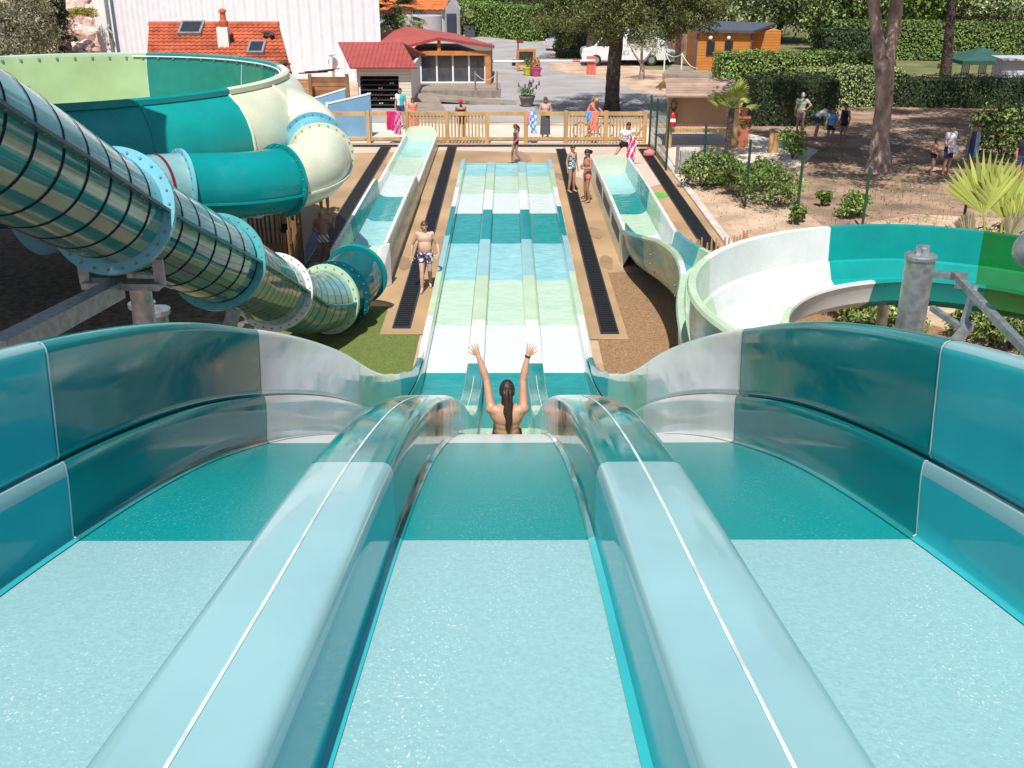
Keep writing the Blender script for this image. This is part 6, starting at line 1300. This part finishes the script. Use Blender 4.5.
def shawl(t, body, J, S, *a):
    m = MB(); n = 16; rows = 8
    for r in range(rows+1):
        for i in range(n+1): q = -PI*.35+PI*1.7*i/n; rr = (.20+.06*r/rows)*(1+.05*math.sin(i*1.4)); m.v.append((S*rr*math.cos(q), S*(.01+rr*.8*math.sin(q)), S*(1.36-.95*r/rows)))
    for r in range(rows):
        for i in range(n): m.f.append((r*(n+1)+i, r*(n+1)+i+1, (r+1)*(n+1)+i+1, (r+1)*(n+1)+i)); m.m.append(0 if i % 7 < 4 else 1)
    m.build('towel', [cl_('steel_blue',(.20,.30,.42)), cNavy], body, 60, False)
p = G(969,168); person('bather wrapped in a blue and navy towel by the large dark shrub', (p.x, p.y, 0), R(200), 1.64, {}, [('swimwear', cBlk, {'torso_low':(-9,9),'torso_up':(-9,.6)}, .01)], hairB, None, skinC, extra=shawl)
def chest_print(t, body, J, S, *a):
    m = MB(); c = J['chest']*S
    for k, (dx, dz, w, h) in enumerate(((-.07,.06,.05,.03),(.0,.065,.05,.035),(.07,.055,.05,.03),(-.04,.02,.08,.02),(.05,.015,.06,.02))): m.box(c.x+(dx-w/2)*S, c.x+(dx+w/2)*S, c.y-.150*S, c.y-.128*S, c.z+(dz-h/2)*S, c.z+(dz+h/2)*S)
    m.build('shirt_print', cl_('print_blue',(.35,.62,.75)), body)
p = G(1017,184); person('person in a black T-shirt with a pale blue chest print at the right edge', (p.x, p.y, 0), R(15), 1.68, {}, [('tee_shirt', cBlk, TEE, .017), ('shorts', cNavy, SHORTS, .015)], hairB, None, skinC, 1.12, extra=chest_print)
# ------------------------------------------------------------------ daylight
SUN_EL = R(60); SUN_AZ = R(7)     # light travels towards +Y, turned slightly
w = bpy.data.worlds.new('World'); sc.world = w; w.use_nodes = True; nt = w.node_tree; bg = nt.nodes['Background']
sky = nt.nodes.new('ShaderNodeTexSky'); sky.sky_type = 'NISHITA'; sky.sun_disc = False; sky.sun_elevation = SUN_EL; sky.sun_rotation = PI+SUN_AZ; sky.air_density = 1.0; sky.dust_density = 1.2; sky.ozone_density = 1.0
nt.links.new(sky.outputs[0], bg.inputs[0]); bg.inputs[1].default_value = .09
sl = bpy.data.lights.new('sun', 'SUN'); sl.energy = 4.8; sl.angle = R(.5); sl.color = (1, .955, .88)
so = bpy.data.objects.new('sun', sl); col.objects.link(so); so.location = (0, -20, 40)
so.rotation_euler = (PI/2-SUN_EL, 0, 0)      # rotated below
d = Vector((math.sin(SUN_AZ)*math.cos(SUN_EL), math.cos(SUN_AZ)*math.cos(SUN_EL), -math.sin(SUN_EL))); so.rotation_euler = d.to_track_quat('-Z', 'Y').to_euler()
vs = sc.view_settings; vs.view_transform = 'Standard'; vs.look = 'None'; vs.gamma = 1; vs.exposure = .27; vs.use_curve_mapping = False
sc.cycles.max_bounces = 8; sc.cycles.transparent_max_bounces = 12
# ------------------------------------------------------------------ unseen tower added left of the frame to shade the bowl and ground
tw = thing('added_shade_tower', 'unseen steel tower with a roofed platform, added for shade left of the tube slide', 'tower', (-11.5, 12.5, 0))
for x in (-15.2, -9.6):
    for y in (8.4, 12.6, 16.6): MB().tube([(x,y,-.1),(x,y,10.2)], .14, 12).build('leg', galv, tw, 40)
MB().box(-15.4, -9.3, 8.2, 16.8, 7.3, 7.5).build('added_tower_platform', planks, tw)
m = MB(); ap = (-11.9, 12.5, 11.6); b = [(-16,7.6,10.2),(-7.2,7.6,10.2),(-7.2,17.4,10.2),(-16,17.4,10.2)]
m.add(b+[ap], [(0,1,4),(1,2,4),(2,3,4),(3,0,4),(3,2,1,0)]); m.build('roof', redm, tw)
for z in (8.0, 8.5): MB().bar((-15.3,8.3,z), (-9.4,8.3,z), .06).bar((-15.3,16.7,z), (-9.4,16.7,z), .06).bar((-15.3,8.3,z), (-15.3,16.7,z), .06).build('added_tower_railing', galv, tw)
# ------------------------------------------------------------------ spray and wake round the sliding woman
sp = MB(); cxs = XC+.03
for k in range(150):
    s = random.choice((-1, 1)); u = random.random()**1.5; y = 11.35-.1+random.gauss(0, .12)-u*.5; x = s*(.20+.12*random.random()+.06*u); h = .01+abs(random.gauss(0, .05))*(1-u)
    q = spt(y, x-XC+cxs, h); r = random.uniform(.003, .009); sp.ell(q, (r, r*1.3, r*.9), 6, 4)
for s in (-1, 1):
    for k in range(26):
        y = 11.5-k*.05; x = s*(.19+.010*k+random.uniform(-.015,.015)); q = spt(y, x, .004); sp.ell(q, (random.uniform(.02,.045), random.uniform(.03,.06), random.uniform(.008,.022)), 8, 5)
kind(sp.build('water_spray', mat('foam_glint', (.72,.80,.80), .35, .05), None, 60), 'stuff')
